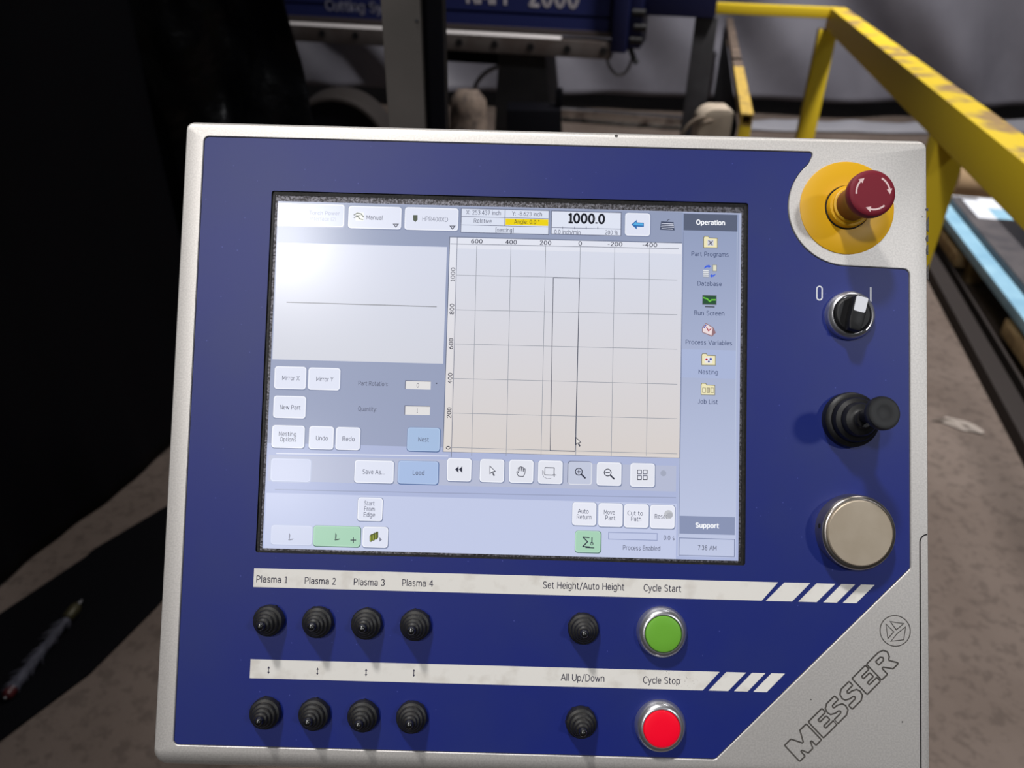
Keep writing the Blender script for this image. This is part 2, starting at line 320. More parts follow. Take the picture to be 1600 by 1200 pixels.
def glyphs(txt, weight=1.15, gap=1.5):
    """flat quads of a line of lettering"""
    vs, fs = [], []; x0 = 0.0; t = weight / 2
    for ch in txt:
        w, prog = GLY[ch]
        for st in prog.split(';'):
            if not st: continue
            a = st.split(); v = [float(q) for q in a[1:]]
            if a[0] == 'L': P = [Vector((v[k], v[k + 1])) for k in range(0, len(v), 2)]
            else:
                n = max(4, int(abs(v[5] - v[4]) / 20)); P = [Vector((v[0] + v[2] * math.cos(math.radians(v[4] + (v[5] - v[4]) * k / n)), v[1] + v[3] * math.sin(math.radians(v[4] + (v[5] - v[4]) * k / n)))) for k in range(n + 1)]
            for p, q in zip(P, P[1:]):
                d = (q - p)
                if d.length < 1e-6: continue
                d.normalize(); nn = Vector((-d.y, d.x)) * t; e = d * t * 0.45; k = len(vs)
                vs += [((c.x + x0), c.y) for c in (p - e + nn, p - e - nn, q + e - nn, q + e + nn)]; fs.append([k, k + 1, k + 2, k + 3])
        x0 += w + gap
    return vs, fs

# ------------------------------------------------------------------ the setting
fl = MB(); fl.box(-9, 9, -6, 12, -0.1, 0)
tag(fl.build('floor', M['floor'], smooth=0), kind='structure')

def cloth(name, mt, P, Q, z0f, z1, amp, freq, nx=160, nz=80, seed=0, thick=0.004, extra=None):
    """hanging sheet from P to Q (floor plan) with vertical folds"""
    P, Q = Vector(P), Vector(Q); d = (Q - P); L = d.length; d.normalize(); nrm = Vector((-d.y, d.x))
    b = MB(); vs = []
    for j in range(nz + 1):
        for i in range(nx + 1):
            u = i / nx; z0 = z0f(u); z = z0 + (z1 - z0) * j / nz
            s = u * L
            off = amp * noise.noise(Vector((s * freq, z * freq * 0.25, seed))) + amp * 0.4 * noise.noise(Vector((s * freq * 2.7, z * freq * 0.5, seed + 5)))
            if extra: off += extra(s, z)
            p = P + d * s + nrm * off
            vs.append((p.x, p.y, z))
    fs = [(j * (nx + 1) + i, j * (nx + 1) + i + 1, (j + 1) * (nx + 1) + i + 1, (j + 1) * (nx + 1) + i) for j in range(nz) for i in range(nx)]
    b.add(vs, fs)
    o = b.build(name, mt, smooth=180, recalc=False)
    md = o.modifiers.new('thickness', 'SOLIDIFY'); md.thickness = thick; md.offset = 0
    return o
def tarp_fold(s, z):
    a = 0.9 * s + 0.75 * z
    return 0.22 * noise.noise(Vector((a * 1.9, (0.6 * s - z) * 0.45, 3))) + 0.035 * math.sin(3.1 * a + 2 * noise.noise(Vector((s, z, 9))))
wb = cloth('wall_back', M['tarp'], (-4.5, 7.15), (7.5, 6.65), lambda u: 0.14, 4.2, 0.05, 1.3, 260, 90, 2, extra=tarp_fold)
tag(wb, kind='structure')

# ------------------------------------------------------------------ the control console (its front plane is local x-y, in millimetres)
def _rot(ax, ay, az):
    return Matrix.Rotation(az, 3, 'Z') @ Matrix.Rotation(ay, 3, 'Y') @ Matrix.Rotation(ax, 3, 'X')
_R = M3 @ _rot(-0.0582, 0.0016, 0.0265)
_t = CAM + M3 @ Vector((-4.5513, -5.5202, 487.716)) / 1000.0
_x, _y, _z = _R.col[0], -_R.col[1], -_R.col[2]
PANEL = Matrix(((_x.x, _y.x, _z.x, _t.x), (_x.y, _y.y, _z.y, _t.y), (_x.z, _y.z, _z.z, _t.z), (0, 0, 0, 1)))
PINV = PANEL.inverted()
def pp(px, py, h=0.0):
    """panel millimetres under a measured point, on the plane h mm in front of the panel"""
    o = PINV @ CAM; r = PINV.to_3x3() @ ray(px, py)
    k = (h / 1000.0 - o.z) / r.z
    return (o.x + r.x * k) * 1000.0, (o.y + r.y * k) * 1000.0

console = thing('control_console', 'silver and blue machine console with lit touch screen and rows of black toggles', 'control panel')
console.matrix_world = PANEL
MM = 0.001
def part(b, name, mats, parent=console, loc=(0, 0, 0), label=None, **k):
    o = b.build(name, mats, parent, tuple(c * MM for c in loc), scale=MM, **k)
    if label: o['label'] = label
    return o

def arc(cx, cy, r, a0, a1, n=10):
    return [(cx + r * math.cos(math.radians(a0 + (a1 - a0) * i / n)), cy + r * math.sin(math.radians(a0 + (a1 - a0) * i / n))) for i in range(n + 1)]
def fillet(poly, radii, n=6):
    """round the corners of a closed polygon"""
    out = []; N = len(poly)
    for i in range(N):
        r = radii[i] if isinstance(radii, (list, tuple)) else radii
        p = Vector(poly[i]); a = (Vector(poly[i - 1]) - p); c = (Vector(poly[(i + 1) % N]) - p)
        if r <= 0: out.append(tuple(p)); continue
        la, lc = a.length, c.length; a.normalize(); c.normalize()
        ang = a.angle(c); t = min(r / math.tan(ang / 2), la * 0.45, lc * 0.45); r2 = t * math.tan(ang / 2)
        p0, p1 = p + a * t, p + c * t
        bis = (a + c).normalized(); cen = p + bis * (r2 / math.sin(ang / 2))
        v0, v1 = p0 - cen, p1 - cen
        a0 = math.atan2(v0.y, v0.x); da = math.atan2(v1.y, v1.x) - a0
        while da > PI: da -= 2 * PI
        while da < -PI: da += 2 * PI
        rr = v0.length
        out += [(cen.x + rr * math.cos(a0 + da * k / n), cen.y + rr * math.sin(a0 + da * k / n)) for k in range(n + 1)]
    return out
def offset(poly, d):
    """parallel outline, d > 0 outwards for either winding"""
    N = len(poly); A = sum(poly[i][0] * poly[(i + 1) % N][1] - poly[(i + 1) % N][0] * poly[i][1] for i in range(N))
    s = 1 if A > 0 else -1; out = []
    for i in range(N):
        p0, p1, p2 = Vector(poly[i - 1]), Vector(poly[i]), Vector(poly[(i + 1) % N])
        e0, e1 = (p1 - p0), (p2 - p1)
        if e0.length < 1e-9 or e1.length < 1e-9: out.append(tuple(p1)); continue
        e0.normalize(); e1.normalize()
        n0, n1 = Vector((e0.y, -e0.x)) * s, Vector((e1.y, -e1.x)) * s
        m = (n0 + n1); m = m / max(0.35, m.dot(m) / 2) if m.length > 1e-6 else n0
        out.append(tuple(p1 + m * d))
    return out
def dedupe(poly, e=0.02):
    out = []
    for p in poly:
        if not out or (Vector(p) - Vector(out[-1])).length > e: out.append(p)
    if (Vector(out[0]) - Vector(out[-1])).length < e: out.pop()
    return out

# --- outlines
xl = (pp(292, 240)[0] + pp(243, 1150)[0]) / 2; xr = pp(1448.5, 700)[0]
yt = (pp(330, 199)[1] + pp(1400, 228)[1]) / 2 + 0.3; yb = pp(300, 1173)[1]
flat = fillet([(xl, yt), (xl, yb), (xr, yb), (xr, yt)], [2.0, 2.0, 2.0, 2.0], 8)
ot = (pp(328, 212.7)[1] + pp(1180, 234.7)[1]) / 2; ob_ = (pp(275, 1165)[1] + pp(1080, 1185.5)[1]) / 2
ol = (pp(318, 222)[0] + pp(309, 420)[0] + pp(283.75, 900)[0] + pp(270.5, 1157)[0]) / 4; orr = (pp(1421.2, 424.7)[0] + pp(1422.8, 700)[0]) / 2
ecx, ecy = pp(1323, 325); RE = 37.4                          # the bay cut round the emergency stop
hook = pp(1268, 240)
a_in = 131; a_out = 268
bay = arc(ecx, ecy, RE, a_in, a_out, 40)
o_tr = pp(1419, 420); dg1 = pp(1423.5, 889); dg2 = pp(1118, 1187.5)
ov = []
ov += fillet([(0, ot), (ol, ot), (ol, ob_), (0, ob_)], [0, 3.4, 3.4, 0], 8)[1:-1]
ov += fillet([(0, ob_), (dg2[0], ob_), (orr, dg1[1] + 0.4), (orr, 0)], [0, 4, 3, 0], 6)[1:-1]
ov += fillet([(orr, 0), (orr, o_tr[1]), (ecx, o_tr[1])], [0, 4, 0], 6)[1:-1]
ov += list(reversed(bay))
ov += fillet([bay[0], (hook[0] + 0.8, hook[1] - 1.0), (hook[0] - 0.3, ot), (0, ot)], [0, 3.0, 2.2, 0], 6)[1:-1]
ov = dedupe(ov)

# --- embossed word and emblem on the lower right corner, as polygons in their own frame (x along the word, y up the letters)
wa = pp(1249.5, 1190); wb_ = pp(1404.5, 1036)
wx = (Vector(wb_) - Vector(wa)); WL = wx.length; wx.normalize(); wy = Vector((-wx.y, wx.x))
KX = WL / 218.7; KY = KX * 1.02; SH = 0.0
def tow(p): return tuple(Vector(wa) + wx * (p[0] * KX) + wy * (p[1] * KY))
Hh = 33.0
def poly_M(x, w):
    t = 12
    return [(x, 0), (x, Hh), (x + t + 2, Hh), (x + w / 2, 15), (x + w - t - 2, Hh), (x + w, Hh), (x + w, 0), (x + w - t, 0), (x + w - t, 15), (x + w / 2 + 5, 0), (x + w / 2 - 5, 0), (x + t, 15), (x + t, 0)]
def poly_E(x, w):
    return [(x, 0), (x, Hh), (x + w, Hh), (x + w, Hh - 8), (x + 13, Hh - 8), (x + 13, 20.5), (x + w - 3, 20.5), (x + w - 3, 12.5), (x + 13, 12.5), (x + 13, 8), (x + w, 8), (x + w, 0)]
def poly_S(x, w):
    return [(x, 0), (x, 8), (x + w - 14, 8), (x + w - 11.5, 10.5), (x + w - 14, 13), (x + 9, 13.5), (x + 2, 17), (x, 22), (x + 2, 29), (x + 9, Hh), (x + w - 2, Hh), (x + w - 2, Hh - 8), (x + 14, Hh - 8),
            (x + 11.5, Hh - 10.5), (x + 14, 20.5), (x + w - 9, 20), (x + w - 2, 16.5), (x + w, 11), (x + w - 2, 4), (x + w - 9, 0)]
def poly_R(x, w):
    return [(x, 0), (x, Hh), (x + w - 12, Hh), (x + w - 4, Hh - 3), (x + w - 1, Hh - 9), (x + w - 4, Hh - 16), (x + w - 9, Hh - 19), (x + w, 0), (x + w - 13, 0), (x + 16, 12), (x + 13, 12), (x + 13, 0)]
def hole_R(x, w): return [(x + 13, 19), (x + 13, 26), (x + w - 15, 26), (x + w - 12, 22.5), (x + w - 15, 19)]
letters = [poly_M(0, 47.7), poly_E(52, 30), poly_S(83.5, 28.5), poly_S(115.5, 28.5), poly_E(148.3, 29.6), poly_R(180.5, 38.2)]
GW = 0.5
grooves = []
for L in letters:
    L = [tow(p) for p in fillet(L, 1.6, 3)]
    L = dedupe(L, 0.05)
    grooves += [offset(L, GW), offset(L, -GW)]
hr = dedupe([tow(p) for p in fillet(hole_R(180.5, 38.2), 1.0, 3)], 0.05); grooves += [offset(hr, GW), offset(hr, -GW)]
lcx, lcy = pp(1398.6, 985.7); LR = 9.4
grooves += [arc(lcx, lcy, LR + 0.3, 0, 352.5, 47), arc(lcx, lcy, LR - 0.3, 0, 352.5, 47)]
def c4(x, y): return pp(1080 + x / 3.4275, 850 + y / 3.4275)
for tri in ([c4(1062, 413), c4(1143, 425), c4(1098, 463)], [c4(1041, 425), c4(1088, 470), c4(1052, 512)], [c4(1150, 440), c4(1140, 515), c4(1066, 523), c4(1100, 480)]):
    grooves += [offset(tri, 0.05), offset(tri, -0.55)]
# seam of the corner cover
sx = pp(1437, 1000)[0]; sy = pp(1450, 834)[1]
seam = [(xr - 0.15, sy)] + arc(sx + 5.5, sy - 5.5, 5.5, 90, 180, 8) + [(sx, yb + 0.8)]
seam_l = seam + [(x + 0.85, y) for x, y in [(sx, yb + 0.8)]] + [(sx + 5.5 + 4.65 * math.cos(math.radians(a)), sy - 5.5 + 4.65 * math.sin(math.radians(a))) for a in range(180, 89, -11)] + [(xr - 0.15, sy - 0.85)]
seam_l = dedupe(seam_l)

# --- housing: face with real grooves, rounded edges, sides, back
hb = MB()
ovo = offset(ov, 0.4)
faceloops = [flat, ovo, seam_l] + grooves
hb.fill(faceloops, 0, 0)
hb.walls([ov], -2.4, -0.45, 0)
no = len(ov); hb.add([(p[0], p[1], 0) for p in ovo] + [(p[0], p[1], -0.45) for p in ov], [(i, (i + 1) % no, no + (i + 1) % no, no + i) for i in range(no)], 0)
hb.walls([seam_l], -2.4, 0, 2)
hb.walls(grooves, -0.7, 0, 1)
gx = [p[0] for g in grooves for p in g]; gy = [p[1] for g in grooves for p in g]
hb.add([(min(gx) - 1, min(gy) - 1, -0.7), (max(gx) + 1, min(gy) - 1, -0.7), (max(gx) + 1, max(gy) + 1, -0.7), (min(gx) - 1, max(gy) + 1, -0.7)], [(0, 1, 2, 3)], 1)
hb.add([(xl, yb, -2.4), (sx - 3, yb, -2.4), (sx - 3, yb - 0, -2.4)], [(0, 1, 2)], 2)
hb.add([(sx - 1.2, yb, -2.4), (xr, yb, -2.4), (xr, sy + 1, -2.4), (sx - 1.2, sy + 1, -2.4)], [(0, 1, 2, 3)], 2)
BL_, BR_, BT_, BB_, DZ = 2.0, 1.6, 5.2, 11.0, 8.0
loops = []
for k in range(9):
    a = PI / 2 * k / 8; sn, cs = math.sin(a), 1 - math.cos(a)
    rr = 2.0 + 3.5 * sn
    loops.append((fillet([(xl - BL_ * sn, yt + BT_ * sn), (xl - BL_ * sn, yb - BB_ * sn), (xr + BR_ * sn, yb - BB_ * sn), (xr + BR_ * sn, yt + BT_ * sn)], [rr, rr + 3 * sn, rr, rr], 8), -DZ * cs))
loops[0] = (flat, 0.0)
loops.append((loops[-1][0], -95.0))
n = len(flat)
for (A, za), (B, zb) in zip(loops, loops[1:]):
    hb.add([(p[0], p[1], za) for p in A] + [(p[0], p[1], zb) for p in B], [(i, (i + 1) % n, n + (i + 1) % n, n + i) for i in range(n)], 0)
hb.fill([loops[-1][0]], -95.0, 0)
for (cx_, cy_, w_, h_) in ((1449, 327, 3, 4), (1449.5, 350, 1.6, 20), (1449, 390, 2.2, 14), (1449.5, 425, 1.6, 20), (1449, 372, 2.6, 9)):
    q = pp(cx_, cy_); w_ *= 0.41; h_ *= 0.41
    hb.prism([[(q[0] - w_, q[1] - h_ * 0.5), (q[0] + 0.6, q[1] - h_ * 0.62), (q[0] + 0.6, q[1] + h_ * 0.6), (q[0] - w_ * 0.7, q[1] + h_ * 0.3), (q[0] - w_ * 1.1, q[1])]], -0.5, 0.03, 3)
for (cx_, cy_, r_) in ((1267, 1093, 0.6), (1410, 1128, 0.7), (1441, 339, 0.5), (963, 212.5, 1.2)):
    q = pp(cx_, cy_); hb.lathe([(r_, -0.2), (r_ * 0.8, 0.02)], q[0], q[1], 3, 7)
part(hb, 'housing', [M['silver'], M['silver_dark'], M['gap'], M['chip']], recalc=True)

# --- blue membrane with a window for the screen
s_tl, s_br = pp(423.2, 297.5), pp(1166, 883.3)
wtr = pp(1168.5, 316.5); wbl = pp(399.5, 864)
wl, wr_, wt, wbm = (s_tl[0] + wbl[0]) / 2, (s_br[0] + wtr[0]) / 2, (s_tl[1] + wtr[1]) / 2, (s_br[1] + wbl[1]) / 2
win = fillet([(wl, wt), (wl, wbm), (wr_, wbm), (wr_, wt)], 1.6, 5)
ob2 = MB(); ovi = offset(ov, -0.5)
ob2.fill([ovi, win], -0.55, 0); ob2.walls([ovi], -2.3, -0.55, 0); ob2.walls([win], -4.5, -0.55, 2)
def oval_stroke(cx, cy, w, h, t, seg=28):
    # upright rounded zero: outer and inner loops
    def st(w, h):
        r = w / 2; return arc(cx, cy + h / 2 - r, r, 0, 180, 10) + arc(cx, cy - h / 2 + r, r, 180, 360, 10)
    return [st(w, h), st(w - 2 * t, h - 2 * t)]
q = pp(1280.5, 458, -0.5); ob2.prism(oval_stroke(q[0], q[1], 4.2, 9.6, 0.85), -0.56, -0.5, 1)
q = pp(1360.5, 460, -0.5); ob2.prism([[(q[0] - 0.55, q[1] - 4.7), (q[0] + 0.55, q[1] - 4.7), (q[0] + 0.55, q[1] + 4.7), (q[0] - 0.55, q[1] + 4.7)]], -0.56, -0.5, 1)
part(ob2, 'blue_overlay', [M['overlay'], M['white_mark'], M['gap']])

# --- text helper on a plane of the panel
def put_text(b, txt, px, py, w, cap, h, m, bold=1.15, angle=0.0):
    """txt centred on the measured point: w and cap (capital height) in photo pixels"""
    vs, fs = glyphs(txt, bold)
    x0, x1 = min(v[0] for v in vs), max(v[0] for v in vs)
    c = pp(px, py, h); k = abs(pp(px + 50, py, h)[0] - pp(px - 50, py, h)[0]) / 100.0
    fx = w * k / (x1 - x0); fy = cap * k / _CAP
    ca, sa = math.cos(angle), math.sin(angle); out = []
    for x, y in vs:
        X = (x - (x0 + x1) / 2) * fx; Y = (y - _CAP / 2) * fy
        out.append((c[0] + X * ca - Y * sa, c[1] + X * sa + Y * ca, h))
    b.add(out, fs, m)

# --- white label strips with their slashes and print
def c4h(x, y): return pp(1080 + x / 3.4275, 850 + y / 3.4275, -0.45)
def strip(tl, bl, tr, br, slashes, name):
    b = MB(); T, Bm = (pp(*tl, -0.45)[1] + pp(*tr, -0.45)[1]) / 2, (pp(*bl, -0.45)[1] + pp(*br, -0.45)[1]) / 2
    l = (pp(*tl, -0.45)[0] + pp(*bl, -0.45)[0]) / 2
    b.prism([[(l, T), (l, Bm), (pp(*br, -0.45)[0], Bm), (pp(*tr, -0.45)[0], T)]], -0.56, -0.45, 0)
    for s in slashes:
        xs = [c4h(*p)[0] for p in s]
        b.prism([[(xs[0], T), (xs[1], T), (xs[2], Bm), (xs[3], Bm)]], -0.56, -0.45, 0)
    return b
b1 = strip((396.8, 888.3), (396, 918.3), (1215.7, 909.4), (1190.3, 937.5),
           [[(500, 206), (637, 207), (540, 310), (400, 307)], [(672, 208), (772, 211), (672, 312), (573, 309)], [(805, 212), (878, 214), (780, 315), (708, 312)], [(910, 214), (982, 216), (884, 318), (812, 316)]], '')
for i, (px, py) in enumerate([(424.8, 905.2), (500.5, 907.7), (577, 909.6), (652.6, 911)]): put_text(b1, 'Plasma %d' % (i + 1), px, py, 48.5, 9.6, -0.42, 1, 1.25)
put_text(b1, 'Set Height/Auto Height', 912, 915.5, 127, 10, -0.42, 1, 1.25)
put_text(b1, 'Cycle Start', 1035, 919, 59, 10, -0.42, 1, 1.25)
part(b1, 'label_strip', [M['label'], M['ink'], M['grime']], label='upper white strip printed Plasma 1 to 4, Set Height and Cycle Start', smooth=0)
b2 = strip((391.3, 1030), (390.5, 1060), (1124.3, 1049.8), (1098, 1078.2),
           [[(188, 684), (294, 686), (198, 786), (93, 783)], [(326, 686), (398, 688), (302, 789), (230, 787)], [(430, 688), (502, 690), (405, 792), (333, 789)]], '')
put_text(b2, 'All Up/Down', 910.3, 1059, 68.5, 10, -0.42, 1, 1.25)
put_text(b2, 'Cycle Stop', 1033.7, 1063, 58, 10, -0.42, 1, 1.25)
for px, py in ((419.7, 1047), (496, 1049), (572, 1050.7), (646.7, 1051.6)):
    x, y = pp(px, py, -0.42); hh, aw = 2.4, 0.75
    b2.fill([[(x - 0.22, y - hh + 1.2), (x + 0.22, y - hh + 1.2), (x + 0.22, y + hh - 1.2), (x - 0.22, y + hh - 1.2)]], -0.42, 1)
    for sg in (1, -1): b2.fill([[(x, y + sg * hh), (x - aw, y + sg * (hh - 1.4)), (x + aw, y + sg * (hh - 1.4))]], -0.415, 1)
rg = random.Random(21)
for k in range(46):
    px, py = rg.gauss(1076, 9), rg.gauss(1061, 6)
    if k < 10: px, py = rg.gauss(1040, 8), rg.gauss(1049, 1.5)
    x, y = pp(px, py, -0.435); r = rg.uniform(0.08, 0.3)
    if not (1048 < py < 1075): continue
    b2.fill([[(x + r * rg.uniform(0.7, 1.5) * math.cos(t * PI / 3), y + r * rg.uniform(0.6, 1.1) * math.sin(t * PI / 3)) for t in range(6)]], -0.435, 2)
part(b2, 'label_strip', [M['label'], M['ink'], M['grime']], label='lower white strip printed All Up/Down and Cycle Stop with small double arrows', smooth=0)

# --- screen surround (dusty gasket in the window) and the lit picture
ZS = -3.0
d_tl, d_br = pp(433.5, 314, ZS), pp(1153.5, 875.5, ZS)
d_l, d_t = (d_tl[0] + pp(411, 857, ZS)[0]) / 2, (d_tl[1] + pp(1152, 333, ZS)[1]) / 2
d_r, d_b = (d_br[0] + pp(1158.5, 330, ZS)[0]) / 2, (d_br[1] + pp(408, 857, ZS)[1]) / 2
gk = MB()
inner = [(d_l, d_t), (d_l, d_b), (d_r, d_b), (d_r, d_t)]
mid = [(wl + 1.9, wt - 2.3), (wl + 1.9, wbm + 1.2), (wr_ - 2.2, wbm + 1.2), (wr_ - 2.2, wt - 2.3)]
gk.fill([offset(win, 0.5), mid], -2.0, 0); gk.walls([mid], -2.6, -2.0, 0)
gk.fill([mid, inner], -2.6, 1); gk.walls([inner], -3.4, -2.6, 1)
M['gasket_inner'] = mat('screen_edge_film', (116, 115, 122), 0.40, 0.85, 0.6, 700, 0, (62, 60, 62), 0.40, 0.58, bump=1.0, bump_scale=1100)
part(gk, 'screen_gasket', [M['bezel'], M['gasket_inner']], smooth=0)

# the lit picture: coloured shapes in thin layers
_em = {}
class Screen(MB):
    def __init__(s): super().__init__(); s.mats = []
    def col(s, rgb, top=None):
        key = (tuple(rgb), tuple(top) if top else None)
        if key not in _em:
            m = mat('screen_%d_%d_%d' % tuple(rgb), (6, 6, 8), 0.22, 0, 0.3, emit=rgb, emit_s=0.97)
            if top:   # viewing-angle tint and reflection put into the glow, upper to lower edge
                nt = m.node_tree; b = nt.nodes['Principled BSDF']; tc = nt.nodes.new('ShaderNodeTexCoord'); sp = nt.nodes.new('ShaderNodeSeparateXYZ')
                nt.links.new(tc.outputs['Object'], sp.inputs[0])
                mr = nt.nodes.new('ShaderNodeMapRange'); mr.inputs[1].default_value = d_b * MM; mr.inputs[2].default_value = d_t * MM
                nt.links.new(sp.outputs['Y'], mr.inputs[0])
                mx = nt.nodes.new('ShaderNodeMix'); mx.data_type = 'RGBA'
                mx.inputs[6].default_value = (*lin(rgb), 1); mx.inputs[7].default_value = (*lin(top), 1)
                nt.links.new(mr.outputs[0], mx.inputs[0]); nt.links.new(mx.outputs[2], b.inputs['Emission Color'])
            _em[key] = m
        m = _em[key]
        if m not in s.mats: s.mats.append(m)
        return s.mats.index(m)
    def z(s, L): return ZS + 0.03 * L
    def rect(s, x0, y0, x1, y1, rgb, L, r=0.0, top=None):
        h = s.z(L); a, b = pp(x0, y0, h), pp(x1, y1, h)
        P = [(a[0], a[1]), (a[0], b[1]), (b[0], b[1]), (b[0], a[1])]
        s.fill([fillet(P, r, 5) if r else P], h, s.col(rgb, top))
    def frame(s, x0, y0, x1, y1, rgb, L, t=1.0):
        h = s.z(L); a, b = pp(x0, y0, h), pp(x1, y1, h); t *= 0.41
        s.fill([[(a[0], a[1]), (a[0], b[1]), (b[0], b[1]), (b[0], a[1])], [(a[0] + t, a[1] - t), (a[0] + t, b[1] + t), (b[0] - t, b[1] + t), (b[0] - t, a[1] - t)]], h, s.col(rgb))
    def poly(s, pts, rgb, L):
        h = s.z(L); s.fill([[pp(x, y, h) for x, y in pts]], h, s.col(rgb))
    def line(s, pts, t, rgb, L):
        h = s.z(L); P = [Vector(pp(x, y, h)) for x, y in pts]; t *= 0.205
        for a, b in zip(P, P[1:]):
            d = (b - a).normalized(); nn = Vector((-d.y, d.x)) * t; e = d * t * 0.6
            a2, b2 = a - e, b + e
            s.add([(*(a2 + nn), h), (*(a2 - nn), h), (*(b2 - nn), h), (*(b2 + nn), h)], [(0, 1, 2, 3)], s.col(rgb))
    def ring(s, cx, cy, r, t, rgb, L):
        h = s.z(L); c = pp(cx, cy, h); s.fill([arc(*c, r * 0.41, 0, 345, 23), arc(*c, (r - t) * 0.41, 0, 345, 23)], h, s.col(rgb))
    def disc(s, cx, cy, r, rgb, L):
        h = s.z(L); c = pp(cx, cy, h); s.fill([arc(*c, r * 0.41, 0, 345, 23)], h, s.col(rgb))
    def text(s, t, cx, cy, w, cap, rgb, L=6, bold=1.15, angle=0.0): put_text(s, t, cx, cy, w, cap, s.z(L), s.col(rgb), bold, angle)
    def button(s, x0, y0, x1, y1, face=(226, 230, 246), edge=(132, 142, 172), light=(244, 246, 255)):
        s.rect(x0 - 0.4, y0 - 0.4, x1 + 1.4, y1 + 1.6, edge, 2, 2.0)
        s.rect(x0, y0, x1, y1, light, 3, 1.9); s.rect(x0 + 1.5, y0 + 1.5, x1 - 1.2, y1 - 1.4, face, 4, 1.5)
D = Screen()
INK = (84, 88, 108); INKD = (52, 54, 70); GR = (120, 124, 140)
h0 = ZS
D.fill([inner], ZS, D.col((176, 186, 222), (172, 180, 208)))
# upper grey field, pale band under it, lower field
D.rect(429, 315, 1062, 709, (158, 166, 194), 1, top=(148, 158, 186))
D.rect(420, 711, 1056, 768, (184, 190, 214), 1)
D.rect(416, 770, 1056, 874, (197, 205, 234), 1)
D.line([(432, 708.5), (700, 712.5)], 1.4, (226, 230, 244), 2); D.line([(430, 765), (1056, 777.5)], 1.0, (146, 154, 182), 2)
# top row
D.button(430, 317, 537, 355, (214, 220, 240), (168, 174, 200))
D.text('Torch Power', 507, 333, 48, 5.5, (170, 174, 196)); D.text('Interface (2)', 505, 342, 40, 5.5, (186, 190, 210))
D.button(545, 321.5, 626.5, 358.5); D.button(633, 323.5, 715.5, 361)
D.text('Manual', 585, 340, 25, 6.5, INK); D.text('HPR400XD', 680, 342.5, 40, 6.8, INK, 6, 0.85)
for x, y in ((618.5, 352.5), (707, 355.5)):
    D.poly([(x - 5, y - 3), (x + 5, y - 3), (x, y + 3.5)], INKD, 6); D.poly([(x - 2.6, y - 1.8), (x + 2.6, y - 1.8), (x, y + 1.4)], (226, 230, 246), 7)
D.rect(556, 332, 568, 345, (244, 246, 240), 5)
D.line([(553, 336), (558, 333), (564, 334), (568, 339)], 1.6, (110, 116, 108), 6); D.line([(553, 340), (559, 338), (562, 342), (567, 343)], 1.5, (110, 116, 108), 6); D.line([(556, 337), (563, 337)], 1.2, (120, 124, 120), 6)
D.poly([(645.5, 336), (652.5, 336), (652.5, 343.5), (649, 347), (645.5, 344)], (84, 92, 78), 6)
# position box
D.rect(720.5, 325, 857.5, 367, (92, 96, 118), 2); D.rect(721.5, 326, 856.5, 366, (222, 228, 244), 3); D.rect(790, 341.3, 856.5, 353, (240, 214, 20), 4)
D.line([(721.5, 338.3), (856.5, 341.8)], 0.9, (120, 124, 146), 5); D.line([(721.5, 351.3), (856.5, 354.6)], 0.9, (120, 124, 146), 5); D.line([(789.3, 327.8), (788.7, 352.8)], 0.9, (120, 124, 146), 5)
D.text('X: 253.437 inch', 755.5, 332.2, 54, 6.3, INK); D.text('Y: -8.623 inch', 823.5, 334.2, 47, 6.3, INK)
D.text('Relative', 754.5, 345.2, 28, 6.3, INK); D.text('Angle: 0.0 °', 823, 346.7, 40, 6.3, (96, 88, 40)); D.text('[nesting]', 788.5, 359.4, 28, 6, INK)
# feed box
D.rect(861.5, 329, 970.5, 369, (92, 96, 118), 2); D.rect(862.5, 330, 969.5, 368, (226, 231, 246), 3); D.line([(862.5, 355.4), (969.5, 358)], 0.9, (120, 124, 146), 5)
D.text('1000.0', 916.5, 341.5, 58, 14, (28, 30, 38), 6, 2.1)
for x in (879, 898, 916, 934): D.line([(x, 354), (x, 358)], 0.8, INK, 5)
D.text('0.0 inch/min', 886.5, 362.6, 41, 6.3, INK); D.text('200 %', 955.5, 363.3, 20, 6.3, INK)
D.button(977, 332.5, 1015.5, 369)
D.poly([(986.5, 350.8), (995, 343.5), (995, 347.5), (1006, 348), (1006, 354.5), (995, 354), (995, 358.5)], (52, 110, 176), 6); D.poly([(989, 350.8), (994, 346.5), (994.5, 349), (1005, 349.3), (1005, 352.4), (994, 352)], (92, 178, 230), 7)
D.poly([(1033, 346), (1052.5, 347), (1054, 360), (1031, 359)], (70, 78, 102), 5)
for k in range(3): D.line([(1034 - k * 0.5, 349 + k * 2.6), (1052 + k * 0.4, 350 + k * 2.6)], 1.3, (206, 210, 226), 6)
D.line([(1034, 357), (1051, 358)], 1.2, (206, 210, 226), 6); D.line([(1042, 346), (1044, 343.5), (1047, 342.5)], 0.8, INKD, 6)
# part preview
D.rect(435, 377, 695.5, 570, (150, 160, 190), 2); D.rect(433.5, 379, 692.5, 568.5, (210, 208, 206), 3, top=(216, 221, 240))
D.line([(448, 472.3), (682, 479.3)], 1.1, (116, 118, 122), 5)
